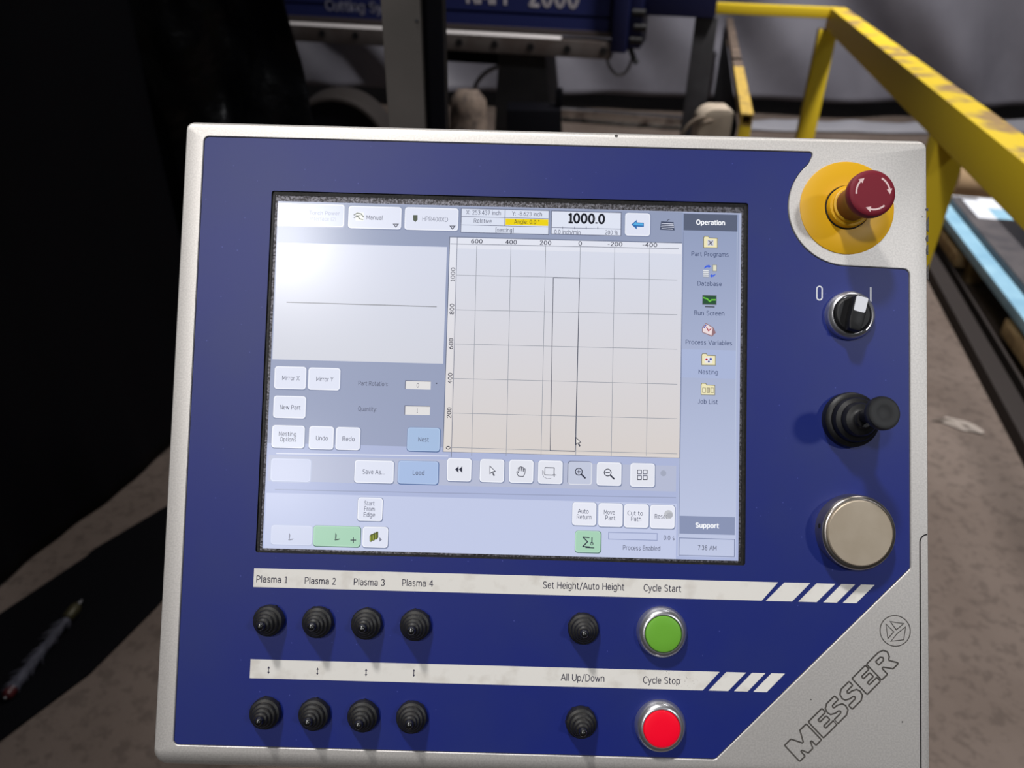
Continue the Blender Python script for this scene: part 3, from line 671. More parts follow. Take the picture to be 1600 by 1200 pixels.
# drawing area with rulers
D.rect(702.2, 369.5, 1062, 716, (110, 118, 142), 2); D.rect(703.4, 370.8, 1061.3, 715.4, (220, 208, 194), 3, top=(230, 234, 248))
D.rect(713, 388, 1060.5, 712, (218, 205, 190), 4, top=(218, 224, 242))
D.line([(704, 381), (1060.5, 388.8)], 0.9, GR, 5); D.line([(714.4, 371.5), (705.2, 714)], 0.9, GR, 5)
gxs = [(745, 736.9), (798.4, 790.9), (852.7, 845.3), (906.7, 899.7), (960.6, 955), (1015.2, 1010)]
for a, b in gxs: D.line([(a, 384.5), (b, 712)], 0.8, (150, 154, 164), 6)
for a, b in ((430, 437.5), (484, 491.8), (537.4, 545.8), (591.3, 600.4), (645.4, 654.2), (699.2, 709)): D.line([(713 - (a - 430) * 0.03, a), (1058, b)], 0.8, (150, 154, 164), 6)
D.line([(864.4, 433.9), (905.5, 434.6), (898.7, 705.2), (859.7, 704.2), (864.4, 433.9)], 1.1, (88, 90, 104), 7)
for t, x, y in (('600', 745, 377), ('400', 798.5, 378.2), ('200', 852.3, 379.3), ('0', 906.5, 380.4), ('-200', 961, 381.4), ('-400', 1015.3, 382.6)): D.text(t, x, y, 18 if len(t) == 3 else (5.5 if t == '0' else 23), 6.2, INKD, 6, 1.35)
for t, x, y in (('1000', 707.6, 429), ('800', 706, 483), ('600', 704.6, 537), ('400', 703.2, 591), ('200', 701.8, 645), ('0', 700.2, 699.6)): D.text(t, x, y, 22 if len(t) == 4 else (5.5 if t == '0' else 17), 6.2, INKD, 6, 1.35, PI / 2)
D.poly([(899.5, 682.5), (899.5, 695.5), (902.5, 692.8), (905, 698), (907, 697), (904.8, 692), (908.5, 691.5)], (64, 66, 80), 7); D.poly([(900.4, 685), (900.4, 693.4), (902.8, 691.4), (905.4, 696.5), (903.4, 691.2), (906.4, 690.8)], (236, 232, 228), 8)
# buttons on the left
for t, x0, y0, x1, y1, tw in (('Mirror X', 429.5, 572, 477.5, 608.5, 27), ('Mirror Y', 482.3, 574, 530.8, 610, 26.5), ('New Part', 428, 618, 477, 654, 32), ('Undo', 483.5, 665.5, 520.5, 702.5, 18.5), ('Redo', 525.3, 667, 562, 703.5, 19)):
    D.button(x0, y0, x1, y1); D.text(t, (x0 + x1) / 2 + 1, (y0 + y1) / 2 + 0.5, tw, 6.6, INK)
D.button(425.5, 664, 475, 700.5); D.text('Nesting', 449.3, 678, 27, 6.4, INK); D.text('Options', 450, 686.5, 25, 6.4, INK)
D.button(637, 667.5, 686.5, 705.5, (168, 192, 226), (92, 116, 160), (178, 200, 232)); D.text('Nest', 661.8, 686.7, 16.5, 6.6, INK)
D.text('Part Rotation:', 583, 599.3, 46, 6.6, INK); D.text('Quantity:', 574, 639, 29, 6.6, INK)
D.disc(682, 599, 1.2, INK, 6)
for t, x0, y0, x1, y1 in (('0', 633, 594.2, 672.8, 608.8), ('1', 632.2, 633.3, 671.6, 648.8)):
    D.rect(x0, y0, x1, y1, (110, 112, 130), 2); D.rect(x0 + 1.2, y0 + 1.2, x1, y1, (228, 226, 226), 3); D.text(t, (x0 + x1) / 2, (y0 + y1) / 2 + 0.5, 4 if t == '0' else 1.8, 6.4, INK)
D.button(424, 716, 484.5, 753, (206, 212, 236), (188, 196, 222), (214, 220, 242))
D.button(554.5, 718.5, 614.5, 755.5); D.text('Save As...', 583.5, 737.3, 34, 6.8, INK)
D.button(622.5, 719.5, 684, 757, (170, 192, 230), (92, 116, 164), (182, 202, 236)); D.text('Load', 654, 738.5, 18, 6.8, INK)
# tool row
TB = [(699, 715.5, 736, 752.5), (750.3, 717, 787.3, 754), (796, 718, 833, 755), (841.3, 719, 878.6, 756.5), (887, 720, 924, 757.5), (932.7, 721.8, 970.6, 759.3), (985, 723.3, 1022.8, 761.3)]
for i, t in enumerate(TB):
    if i == 4:
        D.rect(t[0], t[1], t[2], t[3], (120, 126, 150), 2, 1.8); D.rect(t[0] + 1.2, t[1] + 1.2, t[2] + 0.6, t[3] + 0.6, (226, 228, 238), 3, 1.8); D.rect(t[0] + 1.4, t[1] + 1.4, t[2] - 0.8, t[3] - 0.8, (198, 204, 224), 4, 1.5)
    else: D.button(*t, face=(230, 232, 242))
for x in (711, 716.8): D.poly([(x, 733.5), (x + 5.4, 728.5), (x + 5.4, 738.8)], INKD, 6)
D.poly([(765, 727), (765, 741.5), (768.5, 738.5), (771.3, 744), (773.3, 743), (770.8, 737.6), (775, 737)], INKD, 6); D.poly([(766, 729.5), (766, 739), (768.8, 736.8), (771.6, 742), (769.4, 736.4), (772.8, 736.2)], (240, 242, 250), 7)
D.line([(810, 744), (807.5, 739), (807.8, 736.5), (810.3, 739), (809.8, 731), (811.8, 730.6), (812.4, 736), (812.6, 729.2), (814.6, 729.2), (815, 736), (815.8, 730), (817.6, 730.4), (817.8, 737), (819, 732.4), (820.6, 733), (820, 740), (817.6, 744.5), (810, 744)], 1.0, INKD, 6)
D.line([(851.5, 730.6), (866, 731), (865.6, 742.5), (851.2, 742), (851.5, 730.6)], 1.1, INKD, 6); D.line([(863, 742), (869, 742.2)], 1, INKD, 6); D.line([(866, 739), (866, 745)], 1, INKD, 6)
D.line([(847.5, 735), (847.6, 741), (850, 745.5), (855, 748), (861, 747.5)], 0.8, (160, 160, 172), 6); D.line([(849.5, 736), (850, 741)], 0.8, (180, 180, 186), 6)
for cx, cy in ((904.3, 737), (949.5, 738.4)):
    D.ring(cx, cy, 6.0, 1.4, INKD, 6); D.line([(cx - 3, cy), (cx + 3, cy)], 1.3, INKD, 6); D.line([(cx + 4.5, cy + 4.5), (cx + 10, cy + 10)], 2.4, INKD, 6)
D.line([(904.3, 734), (904.3, 740)], 1.3, INKD, 6)
cx, cy = 1003.6, 742
for sx_ in (-1, 1):
    for sy_ in (-1, 1):
        D.line([(cx + sx_ * 1.4, cy + sy_ * 7.5), (cx + sx_ * 7.5, cy + sy_ * 7.5), (cx + sx_ * 7.5, cy + sy_ * 1.4)], 1.1, INKD, 6); D.line([(cx + sx_ * 1.4, cy + sy_ * 7), (cx + sx_ * 1.4, cy + sy_ * 1.4), (cx + sx_ * 7, cy + sy_ * 1.4)], 1.1, INK, 6)
D.disc(1036.5, 739.5, 4.5, (166, 172, 192), 3)
# lower rows
D.button(559.5, 777, 597, 814.5)
for t, y, w in (('Start', 786.3, 16), ('From', 795.2, 16.5), ('Edge', 804.2, 18)): D.text(t, 577.3, y, w, 6.6, INK)
GB = dict(face=(170, 212, 186), edge=(96, 128, 118), light=(182, 222, 198))
D.button(424, 820, 487, 852, (212, 218, 240), (190, 198, 224), (216, 222, 244)); D.button(490.3, 821, 562, 854.5, **GB); D.button(567, 822.5, 605.5, 856)
for x, c in ((453, (150, 154, 172)), (525.5, (74, 92, 86))): D.poly([(x - 2, 842), (x - 1.4, 832), (x + 0.6, 836), (x - 0.2, 842)], c, 6); D.poly([(x - 3, 842.6), (x + 6, 841.5), (x + 4, 843.6), (x - 2, 844.6)], c, 6)
D.line([(548, 844), (556, 844)], 1.4, INKD, 6); D.line([(552, 840), (552, 848)], 1.4, INKD, 6)
for k in range(3):
    x = 577.5 + k * 4; y = 837 - k * 1.8
    D.poly([(x, y), (x + 3, y - 3), (x + 5.5, y - 2.6), (x + 5.5, y + 7), (x + 2.5, y + 10), (x, y + 9)], (84, 92, 34), 5 + k); D.poly([(x + 0.6, y + 0.6), (x + 2.4, y + 0.8), (x + 2.4, y + 9), (x + 0.6, y + 8.4)], (154, 164, 70), 6 + k)
D.poly([(592.8, 839.5), (597, 843), (592.8, 846.5)], (130, 134, 152), 6)
for (t1, t2), x0, y0, x1, y1 in ((('Auto', 'Return'), 894.6, 784.5, 931.4, 821.5), (('Move', 'Part'), 935.3, 785.8, 972.6, 823.5), (('Cut to', 'Path'), 975.3, 787.2, 1013.2, 825), (('Reset', ''), 1016, 788.5, 1053.8, 826.5)):
    D.button(x0, y0, x1, y1, (234, 236, 248)); c = (x0 + x1) / 2 - 0.8
    if t2: D.text(t1, c - 1, (y0 + y1) / 2 - 4.3, len(t1) * 3.5 + 3, 6.6, INK); D.text(t2, c + 0.5, (y0 + y1) / 2 + 4.6, len(t2) * 3.6 + 1.5, 6.6, INK)
    else: D.text(t1, c - 1, (y0 + y1) / 2 - 0.5, 20, 6.6, INK)
D.disc(1044.5, 804, 6.8, (196, 198, 204), 6); D.disc(1046.5, 805, 4.4, (178, 180, 188), 7)
D.button(899, 829, 938, 863.5, **GB)
D.line([(923.5 - 3, 840), (911, 839.3), (918, 846.5), (910.6, 854), (921, 854.6)], 1.7, INKD, 6); D.line([(925, 840), (924.8, 849)], 1.5, INKD, 6); D.ring(924.6, 849.5, 2.6, 1.0, INKD, 6); D.line([(915, 855.5), (928, 856)], 1.4, INKD, 6)
D.frame(950.5, 831, 1027.5, 845, (150, 160, 196), 2, 1.2); D.text('0.0 s', 1045.5, 840.3, 17, 6.6, INK); D.text('Process Enabled', 1002.5, 856.3, 58, 6.8, INK)
# side bar
D.rect(1066, 333, 1149.5, 871.5, (196, 204, 231), 2, top=(146, 158, 190))
D.rect(1065, 545.5, 1150, 592, (172, 184, 218), 3)
D.rect(1068.4, 333.6, 1151.8, 361.8, (92, 100, 122), 4); D.text('Operation', 1110.3, 347.6, 45.5, 7, (248, 250, 255), 6, 2.1)
D.rect(1062, 805.8, 1148, 836, (140, 150, 182), 4); D.text('Support', 1105, 821, 37, 7, (248, 250, 255), 6, 2.1)
D.frame(1060.6, 840, 1148, 870.6, (124, 134, 168), 4, 1.1); D.text('7:38 AM', 1105, 856, 29, 6.6, INK)
D.line([(1068, 362), (1060.5, 838)], 0.9, (130, 140, 170), 4); D.line([(1152, 362), (1148, 805)], 0.9, (190, 200, 224), 4)
for t, x, y, w in (('Part Programs', 1109.5, 397.2, 58, ), ('Database', 1108.8, 443.2, 38), ('Run Screen', 1108.3, 489.3, 47), ('Process Variables', 1107.7, 535.2, 72.5), ('Nesting', 1106.6, 581.2, 30), ('Job List', 1106, 627.5, 31)): D.text(t, x, y, w, 6.6, (64, 76, 112))
def folder(cx, cy):
    D.poly([(cx - 11, cy - 8), (cx - 9.5, cy - 10.2), (cx - 3, cy - 10), (cx - 1.5, cy - 7.6), (cx + 11.4, cy - 7), (cx + 11.4, cy + 9), (cx - 11, cy + 8.6)], (128, 124, 104), 5)
    D.poly([(cx - 10, cy - 7), (cx - 9, cy - 9.2), (cx - 3.6, cy - 9), (cx - 2, cy - 6.6), (cx + 10.4, cy - 6), (cx + 10.4, cy + 8), (cx - 10, cy + 7.6)], (240, 232, 190), 6)
folder(1110, 378.8); folder(1107, 562.2); folder(1106, 608.6)
D.rect(1105.5, 374.5, 1115, 384, (214, 216, 226), 7)
for a, b in (((1107, 376), (1110, 378)), ((1113.5, 376.5), (1111, 379)), ((1107, 382.5), (1110, 380.5)), ((1113, 383), (1111, 381)), ((1109, 379.5), (1112, 379.5))): D.line([a, b], 1.4, (96, 92, 108), 8)
D.rect(1101, 558, 1113, 567.5, (236, 234, 238), 7); D.disc(1104, 561.5, 1.8, (190, 40, 50), 8); D.disc(1110.5, 561, 2, (52, 70, 170), 8); D.disc(1107.5, 565, 1.6, (90, 98, 150), 8)
for x in (1097.5, 1104, 1110.5): D.rect(x, 605.5, x + 5, 614, (138, 130, 104), 7); D.rect(x + 0.8, 606.3, x + 4.2, 613.2, (240, 234, 200) if x != 1104 else (196, 188, 160), 8)
D.rect(1113.5, 413.5, 1120, 424, (226, 224, 200), 5, 0.8); D.frame(1113.5, 413.5, 1120, 424, (140, 140, 130), 6, 0.8)
for k in range(4): D.rect(1099, 422 + k * 2.8, 1107, 424 + k * 2.8, (236, 238, 240), 5); D.line([(1099, 424.4 + k * 2.8), (1107, 424.6 + k * 2.8)], 0.8, (120, 126, 140), 6)
D.poly([(1100, 418.5), (1104, 414.5), (1107, 414.5), (1107, 413), (1110.5, 416.5), (1107, 419), (1107, 417.5), (1104, 417.5), (1101, 420)], (58, 96, 226), 6)
D.poly([(1119, 428), (1115, 432.3), (1112.5, 432.5), (1112.5, 434), (1109.3, 431), (1112.5, 428), (1112.5, 429.8), (1115, 429.5)], (58, 96, 226), 6)
D.rect(1097.5, 461, 1119.5, 476.5, (92, 98, 104), 5); D.rect(1098.5, 462, 1118.5, 475, (44, 84, 56), 6); D.line([(1099, 465), (1105, 467), (1109, 471), (1112, 468.5), (1118, 468.5)], 2.2, (110, 196, 70), 7); D.line([(1102, 479), (1116, 479.6)], 2.0, (78, 82, 92), 6)
D.poly([(1097, 512), (1103, 504.5), (1115, 512), (1118.5, 520), (1112.5, 526), (1097, 519.5)], (150, 116, 122), 5); D.poly([(1098, 513), (1103, 506), (1113.5, 512.6), (1111.8, 524), (1098, 518.6)], (238, 222, 224), 6)
D.line([(1100, 512), (1103.5, 507.5)], 1.6, (70, 92, 190), 7); D.line([(1104, 511.5), (1107, 517), (1111, 513.5)], 1.6, (176, 70, 84), 7)
scr = part(D, 'touch_screen', D.mats, smooth=0, recalc=False, label='lit touch screen showing the nesting page with its white grid')

# ------------------------------------------------------------------ controls on the console
def lv(px, py, h=-0.5):
    x, y = pp(px, py, h); return (x, y, h)
# toggle switch: hex nut, ribbed rubber boot, glossy lever tip
hexl = [(10.0 * math.cos(PI / 6 + i * PI / 3), 10.0 * math.sin(PI / 6 + i * PI / 3)) for i in range(6)]
tg = MB(); tg.prism([fillet(hexl, 1.0, 3)], 0, 2.6)
tg.lathe([(9.4, 0.2), (9.6, 3.6), (9.0, 5.0), (7.6, 5.6), (7.3, 6.2), (7.6, 7.2), (7.0, 8.2), (5.7, 8.7), (5.5, 9.3), (5.8, 10.2), (5.3, 11.1), (4.2, 11.6), (4.0, 12.1), (4.2, 12.9), (3.8, 13.8), (2.9, 14.3), (2.7, 15)], seg=36)
toggle = part(tg, 'toggle_switch', M['rubber'], loc=lv(422, 968))
tp = MB(); tp.lathe([(2.6, 14.6), (2.5, 16.6), (2.15, 18.0), (1.4, 18.8), (0.4, 19.1)], seg=24)
tip = part(tp, 'lever_tip', M['gloss_tip'], toggle)
for i, (px, py) in enumerate([(422, 968), (498, 970.7), (574, 973), (650, 975), (416.5, 1112), (492.5, 1114), (568.5, 1116.3), (644, 1118.5), (911, 980.5), (907.5, 1126)]):
    if i == 0: o = toggle
    else:
        o = toggle.copy(); C.objects.link(o); c = tip.copy(); C.objects.link(c); c.parent = o
    o.location = tuple(v * MM for v in lv(px, py))
    o.rotation_euler = (random.uniform(-0.05, 0.05), random.uniform(-0.05, 0.05), random.uniform(0, 1))
# illuminated push buttons
def push_button(px, py, lens_m, lab):
    b = MB(); b.lathe([(15.7, 0), (15.7, 1.4), (15.4, 2.8), (14.6, 4.6), (13.4, 6.0), (12.2, 6.7), (11.5, 6.7), (11.3, 6.2), (11.3, 2)], seg=72, top=False)
    o = part(b, 'push_button', M['chrome'], loc=lv(px, py), label=lab)
    l = MB(); l.lathe([(11.05, 2), (11.05, 6.3), (10.6, 6.9), (9.2, 7.2), (5, 7.4), (1, 7.45)], seg=56)
    part(l, 'lens', lens_m, o)
push_button(1033.5, 986.5, M['green_lens'], 'round green push button in a chrome ring under Cycle Start')
push_button(1031, 1132.5, M['red_lens'], 'round red lit push button in a chrome ring under Cycle Stop')
# emergency stop
e0 = lv(1323, 325, 0.0)
b = MB(); b.lathe([(30.2, 0.0), (30.2, 0.5), (29.9, 0.7), (14.6, 0.7), (14.6, 0.3), (13.6, 0.3)], seg=96)
es = part(b, 'emergency_stop', M['estop_yellow'], loc=e0, label='red emergency stop mushroom on a round yellow plate')
b = MB(); b.lathe([(14.2, 0.5), (14.2, 0.95), (13.3, 0.95)], seg=72)  # black ring painting in the shade of the collar groove
part(b, 'groove_shade_ring', M['gap'], es)
b = MB(); b.lathe([(13.4, 0.2), (13.4, 4.2), (12.8, 5.2), (11.4, 5.5), (11.4, 7.5), (10.6, 8.0)], seg=64)
part(b, 'collar', M['estop_yellow'], es)
b = MB(); b.lathe([(10.2, 6), (10.4, 12), (11.2, 20), (13.0, 25.5), (13.9, 27.5), (14.3, 29), (14.3, 31.8), (13.9, 33.4), (12.9, 34.2), (11, 34.4), (1, 34.4)], seg=64, mats=[1, 1, 1, 1, 0, 0, 0, 0, 0, 0])
def curved_arrow(b, R, a0, a1, w, z, m):
    n = 10; P = []
    for i in range(n + 1):
        a = math.radians(a0 + (a1 - a0) * i / n); P.append((a, i / n))
    outer = [((R + w / 2) * math.cos(a), (R + w / 2) * math.sin(a)) for a, _ in P]; inn = [((R - w / 2) * math.cos(a), (R - w / 2) * math.sin(a)) for a, _ in P]
    b.fill([outer + inn[::-1]], z, m)
    s = 1 if a1 > a0 else -1; ae = math.radians(a1); at = ae + s * 3.2 / R
    b.fill([[((R + 1.7) * math.cos(ae), (R + 1.7) * math.sin(ae)), ((R - 1.7) * math.cos(ae), (R - 1.7) * math.sin(ae)), (R * math.cos(at), R * math.sin(at))]], z, m)
for a0, a1 in ((186, 140), (60, 14), (312, 262)): curved_arrow(b, 10.2, a0, a1, 1.05, 34.45, 2)
hd = part(b, 'mushroom_head', [M['estop_red'], M['estop_stem'], M['pink_print']], es)
hd.rotation_euler = (math.radians(1.0), math.radians(1.5), 0)
# key selector 0 / I
b = MB(); b.lathe([(15.6, 0), (15.6, 2.2), (15.0, 4.0), (13.6, 5.6), (12.8, 6.0), (12.2, 5.6), (12.0, 4.5)], seg=64)
ss = part(b, 'selector_switch', M['chrome'], loc=lv(1326.5, 493.5))
b = MB(); b.lathe([(11.8, 3), (11.8, 6.0), (11.2, 7.0), (10.6, 7.2)], seg=56)
ridge = [(-3.4, -11.2), (3.4, -11.2), (4.6, -6), (4.6, 4), (4.4, 10.6), (-4.4, 10.6), (-4.6, 4), (-4.6, -6)]
b.prism([fillet(ridge, 1.2, 4)], 6.5, 14)
kn = part(b, 'selector_knob', M['black_plastic'], ss, bevel=0.0012, smooth=40); kn.rotation_euler = (0, 0, math.radians(-13))
b = MB(); b.prism([fillet([(-3.6, 0.6), (3.6, 0.6), (3.7, 10.2), (-3.7, 10.2)], 1.0, 4)], 13.6, 14.35)
b.add([(-3.6, 10.75, 13.6), (3.6, 10.75, 13.6), (3.6, 10.75, 8.0), (-3.6, 10.75, 8.0)], [(0, 1, 2, 3)])
part(b, 'pointer_insert', M['white_mark'], kn, label='white pointer insert')
# joystick
b = MB(); b.lathe([(17.2, 0), (17.4, 3.5), (17.0, 6.0), (15.6, 7.2), (14.2, 7.6), (14.0, 8.4), (14.0, 10.6), (13.2, 12.4), (11.6, 13.2), (10.8, 13.6), (10.6, 14.4), (10.4, 16.6), (9.4, 18.2), (7.4, 19.0), (6.0, 19.4), (5.0, 20.4), (4.7, 22)], seg=64)
js = part(b, 'joystick', M['black_plastic'], loc=lv(1326, 656))
b = MB(); b.lathe([(4.2, 19), (4.2, 24), (4.8, 28), (6.0, 33), (7.2, 36), (9.0, 38.5), (9.9, 41), (9.9, 43.2), (9.2, 44.6), (7.6, 44.9), (4, 44.4), (1, 44.2)], seg=48)
st = part(b, 'joystick_knob', M['black_plastic'], js); st.rotation_euler = (math.radians(-4.5), math.radians(1.5), 0)
# jog dial
b = MB(); b.lathe([(23.0, 0), (23.0, 9.2), (22.6, 10.4), (21.6, 11.4), (20.7, 11.6), (20.4, 11.0), (20.2, 11.0)], seg=96, bottom=True)
jd = part(b, 'jog_dial', M['satin_rim'], loc=lv(1330.5, 829))
b = MB(); b.lathe([(20.0, 10.5), (20.0, 12.1), (19.4, 12.6), (1, 12.6)], seg=96)
part(b, 'dial_face', M['satin'], jd)
b = MB(); a = math.radians(172)
b.tube([(22.2 * math.cos(a), 22.2 * math.sin(a), 6.5), (23.25 * math.cos(a), 23.25 * math.sin(a), 6.5)], 1.5, seg=16)
part(b, 'set_screw', M['gap'], jd)
# pedestal that carries the console, behind and under the housing
pc = PANEL @ Vector((0, -0.02, -0.05))
b = MB(); b.box(-0.12, 0.12, -0.09, 0.09, 0.03, 0.78); b.box(-0.2, 0.2, -0.16, 0.16, 0.0, 0.03)
b.beam((0, 0, 0.7), (0, -0.02, pc.z - 0.06), 0.12, 0.12)
pd = b.build('pedestal', M['dark_grey'], None, (0, pc.y + 0.14, 0), smooth=0)
pd.parent = console; pd.matrix_parent_inverse = PINV.copy()

# ------------------------------------------------------------------ behind the console
# grey post with a black edge, just behind the console
y0 = 1.2
xa = (aty(592.5, 0, y0).x + aty(608, 192, y0).x) / 2; xb = (aty(655, 0, y0).x + aty(666, 192, y0).x) / 2; xc = (aty(686, 0, y0).x + aty(697, 192, y0).x) / 2
pst = thing('column', 'grey steel post with a black edge rising behind the silver console', 'post', ((xa + xb) / 2, y0 + 0.04, 0))
w = (xb - xa) / 2
b = MB(); b.box(-w, w, -0.04, 0.04, 0.01, 2.6); b.build('post', M['grey_post'], pst, bevel=0.004)
b = MB(); b.box(w, w + (xc - xb), -0.02, 0.04, 0.01, 2.6); b.build('edge_strip', M['black_paint'], pst)
b = MB(); b.box(-0.09, 0.12, -0.09, 0.09, 0, 0.01); b.build('foot_plate', M['dark_grey'], pst)
for z in (1.17, 1.36):
    b = MB(); b.tube([(w - 0.006, -0.04, z), (w - 0.006, -0.0425, z)], 0.0022, seg=10); b.build('rivet', M['dark_grey'], pst)

# guard frame directions on the shop floor
E1 = Vector((0.203, 0.979)).normalized(); E2 = Vector((E1.y, -E1.x))
# yellow guard rail: a long side rail, a short end rail, two posts
cor = atz(1309, 12, 1.07)
rail = thing('guard_rail', 'yellow steel guard rail with a worn top running right of the console', 'railing', (cor.x, cor.y, 0), math.atan2(E1.x, E1.y) * -1)
# local x = E2 (to the right), local y = E1 (away); the side rail runs towards -y
RH, RW = 0.108, 0.085
b = MB(); b.box(-RW * 0.45, RW * 0.55, -3.9, RW / 2, 1.07 - RH, 1.07); 
o = b.build('side_rail', [M['yellow_worn'], M['yellow']], rail, bevel=0.006)
for p in o.data.polygons: p.material_index = 0 if p.normal.z > 0.5 else 1
b = MB(); b.box(-0.66, -RW * 0.45, -0.035, 0.035, 1.07 - 0.052, 1.07); b.build('end_rail', M['yellow'], rail, bevel=0.004)
b = MB(); b.box(-0.075, 0.02, -0.045, 0.045, 0.01, 1.07 - RH); b.build('post', M['yellow'], rail, bevel=0.004)
b = MB(); b.box(-0.13, 0.07, -0.1, 0.1, 0, 0.01); b.build('foot_plate', M['yellow'], rail)
pn = atz(1472, 230, 0.94); rel = Vector((pn.x - cor.x, pn.y - cor.y)); yl = rel.dot(E1)
b = MB(); b.box(-0.038, 0.047, yl - 0.045, yl + 0.045, 0.01, 1.07 - RH); b.build('post', M['yellow'], rail, bevel=0.004)
b = MB(); b.box(-0.1, 0.1, yl - 0.1, yl + 0.1, 0, 0.01); b.build('foot_plate', M['yellow'], rail)

# low rusty barrier with expanded mesh, running away beside the gantry
ta, tb = atz(1168, 178, 0.78), atz(1137, 12, 0.78); tb = ta + (tb - ta) * 0.82
L = (Vector((tb.x, tb.y)) - Vector((ta.x, ta.y))).length
bar = thing('mesh_barrier', 'low barrier of rusty yellow square tube with dark wire mesh below it', 'barrier', (ta.x, ta.y, 0), -math.atan2(tb.x - ta.x, tb.y - ta.y))
def sqtube(b, y0, y1, zc, s, t, m):
    h = s / 2; i = h - t
    b.add([(x, y, z) for y in (y0, y1) for x, z in ((-h, zc - h), (h, zc - h), (h, zc + h), (-h, zc + h), (-i, zc - i), (i, zc - i), (i, zc + i), (-i, zc + i))],
          [(0, 1, 9, 8), (1, 2, 10, 9), (2, 3, 11, 10), (3, 0, 8, 11), (4, 12, 13, 5), (5, 13, 14, 6), (6, 14, 15, 7), (7, 15, 12, 4), (0, 4, 5, 1), (1, 5, 6, 2), (2, 6, 7, 3), (3, 7, 4, 0), (8, 9, 13, 12), (9, 10, 14, 13), (10, 11, 15, 14), (11, 8, 12, 15)], m)
b = MB(); sqtube(b, 0, L * 0.34, 0.755, 0.05, 0.007, 0); sqtube(b, L * 0.34, L, 0.755, 0.05, 0.007, 1)
b.build('top_tube', [M['yellow_rust'], M['rust']], bar)
b = MB(); b.box(-0.025, 0.025, 0.0, 0.05, 0, 0.73); b.build('post', M['yellow'], bar, bevel=0.003)
b = MB(); b.box(-0.02, 0.02, L - 0.05, L - 0.005, 0, 0.73); b.build('post', M['rust'], bar, bevel=0.003)
b = MB(); n = 60
for k in range(n):
    s0 = 0.06 + (L - 0.12) * k / n; s1 = s0 + 0.66 * 0.5
    for sg in (1, -1):
        a0, a1 = (s0, min(s1, L - 0.06)) if sg == 1 else (s1, s0)
        a0 = min(a0, L - 0.06); a1 = min(a1, L - 0.06)
        b.beam((-0.032, a0, 0.06), (-0.032, a1, 0.72), 0.022, 0.006, 0, Vector((1, 0, 0)))
b.build('wire_mesh', M['black_paint'], bar, smooth=0)
b = MB(); b.box(-0.03, -0.02, 0.0, L, 0.05, 0.09); b.build('bottom_strip', M['rust'], bar, smooth=0)

M['rail_reflection'] = mat('rail_reflection_pale', (226, 221, 220), 0.35, 0.2, 0.6)  # overhead reflection on the rail painted in as pale colour
# gantry of the cutting machine
gz = 0.80
G0, G1 = atz(445, 62, gz), atz(950, 92, gz)
gd = Vector((G1.x - G0.x, G1.y - G0.y)); GL = gd.length; gd.normalize()
gan = thing('gantry', 'dark blue cutting machine gantry beam with a bolted steel rail along its lower edge', 'machine', (G0.x, G0.y, 0), math.atan2(gd.y, gd.x))
def gp(px, py): return onplane(px, py, (G0.x, G0.y), (gd.x, gd.y))
def hb_(px, py): return gp(px, py)[1]
z_rt, z_rm = (gp(440, 38)[1] + gp(940, 63)[1]) / 2, (gp(440, 32)[1] + gp(940, 58)[1]) / 2
z_br = (gp(440, 23)[1] + gp(940, 50)[1]) / 2
xe = gp(955, 80)[0]
# frame: local x along the beam, local -y towards the camera
b = MB(); b.box(-1.3, xe + 0.005, 0.0, 0.2, z_rm, z_br); b.build('guard_strip', M['brown_strip'], gan)
b = MB(); b.box(-1.3, xe, -0.03, 0.1, gz, z_rt); b.build('rail_block', M['steel_dull'], gan, bevel=0.003)
xb0, xb1 = gp(690, 50)[0], gp(877, 62)[0]
b = MB(); b.add([(x, y, z) for x in (-1.3, xb1) for y, z in ((-0.029, z_rt), (-0.027, z_rt + 0.004), (0.012, z_rm), (0.02, z_rm), (0.02, z_rt))], [(0, 5, 6, 1), (1, 6, 7, 2), (2, 7, 8, 3), (3, 8, 9, 4), (4, 9, 5, 0), (0, 1, 2, 3, 4), (9, 8, 7, 6, 5)]); b.build('bright_rail', M['rail_reflection'], gan)
for px, py in ((456, 47), (507, 51), (559, 54), (613, 58), (667, 61), (720, 65), (775, 68), (831, 72), (888, 75.5), (944, 78)):
    x, z = gp(px, py); b = MB(); b.tube([(x, -0.034, z), (x, -0.02, z)], 0.02, seg=14); b.build('bolt', M['bolt'], gan)
xc1 = gp(1003, 40)[0]; zc0 = gp(980, 82)[1]
b = MB(); b.box(xe, xc1 - 0.07, -0.04, 0.42, zc0, z_br + 0.62); b.box(xc1 - 0.07, xc1, 0.0, 0.35, zc0 + 0.02, z_br + 0.62); b.build('end_carriage', M['gantry_blue_dark'], gan, bevel=0.006)
for px, py in ((1003, 43), (996, 63), (1001, 20)):
    x, z = gp(px, py); b = MB(); b.tube([(x - 0.04, 0.0, z), (x + 0.025, 0.0, z)], 0.019, seg=12); b.build('bolt', M['bolt'], gan)
def gtube(name, pts, r, m, y=0.02):
    b = MB(); P = []
    for px, py in pts:
        x, z = gp(px, py); P.append((x, y, z))
    # smooth the run
    Q = []
    for i in range(len(P) - 1):
        p0, p1, p2, p3 = [Vector(P[max(0, min(len(P) - 1, i + k))]) for k in (-1, 0, 1, 2)]
        for k in range(6):
            t = k / 6; Q.append(0.5 * ((2 * p1) + (p2 - p0) * t + (2 * p0 - 5 * p1 + 4 * p2 - p3) * t * t + (3 * p1 - p0 - 3 * p2 + p3) * t ** 3))
    Q.append(Vector(P[-1])); b.tube(Q, r, seg=8); return b.build(name, m, gan, smooth=60)
gtube('cable', [(947, 88), (951, 104), (962, 117), (974, 116), (983, 104), (988, 86)], 0.008, M['cable_grey'])
gtube('cable', [(984, 76), (989, 90), (995, 100)], 0.015, M['cable_black'])
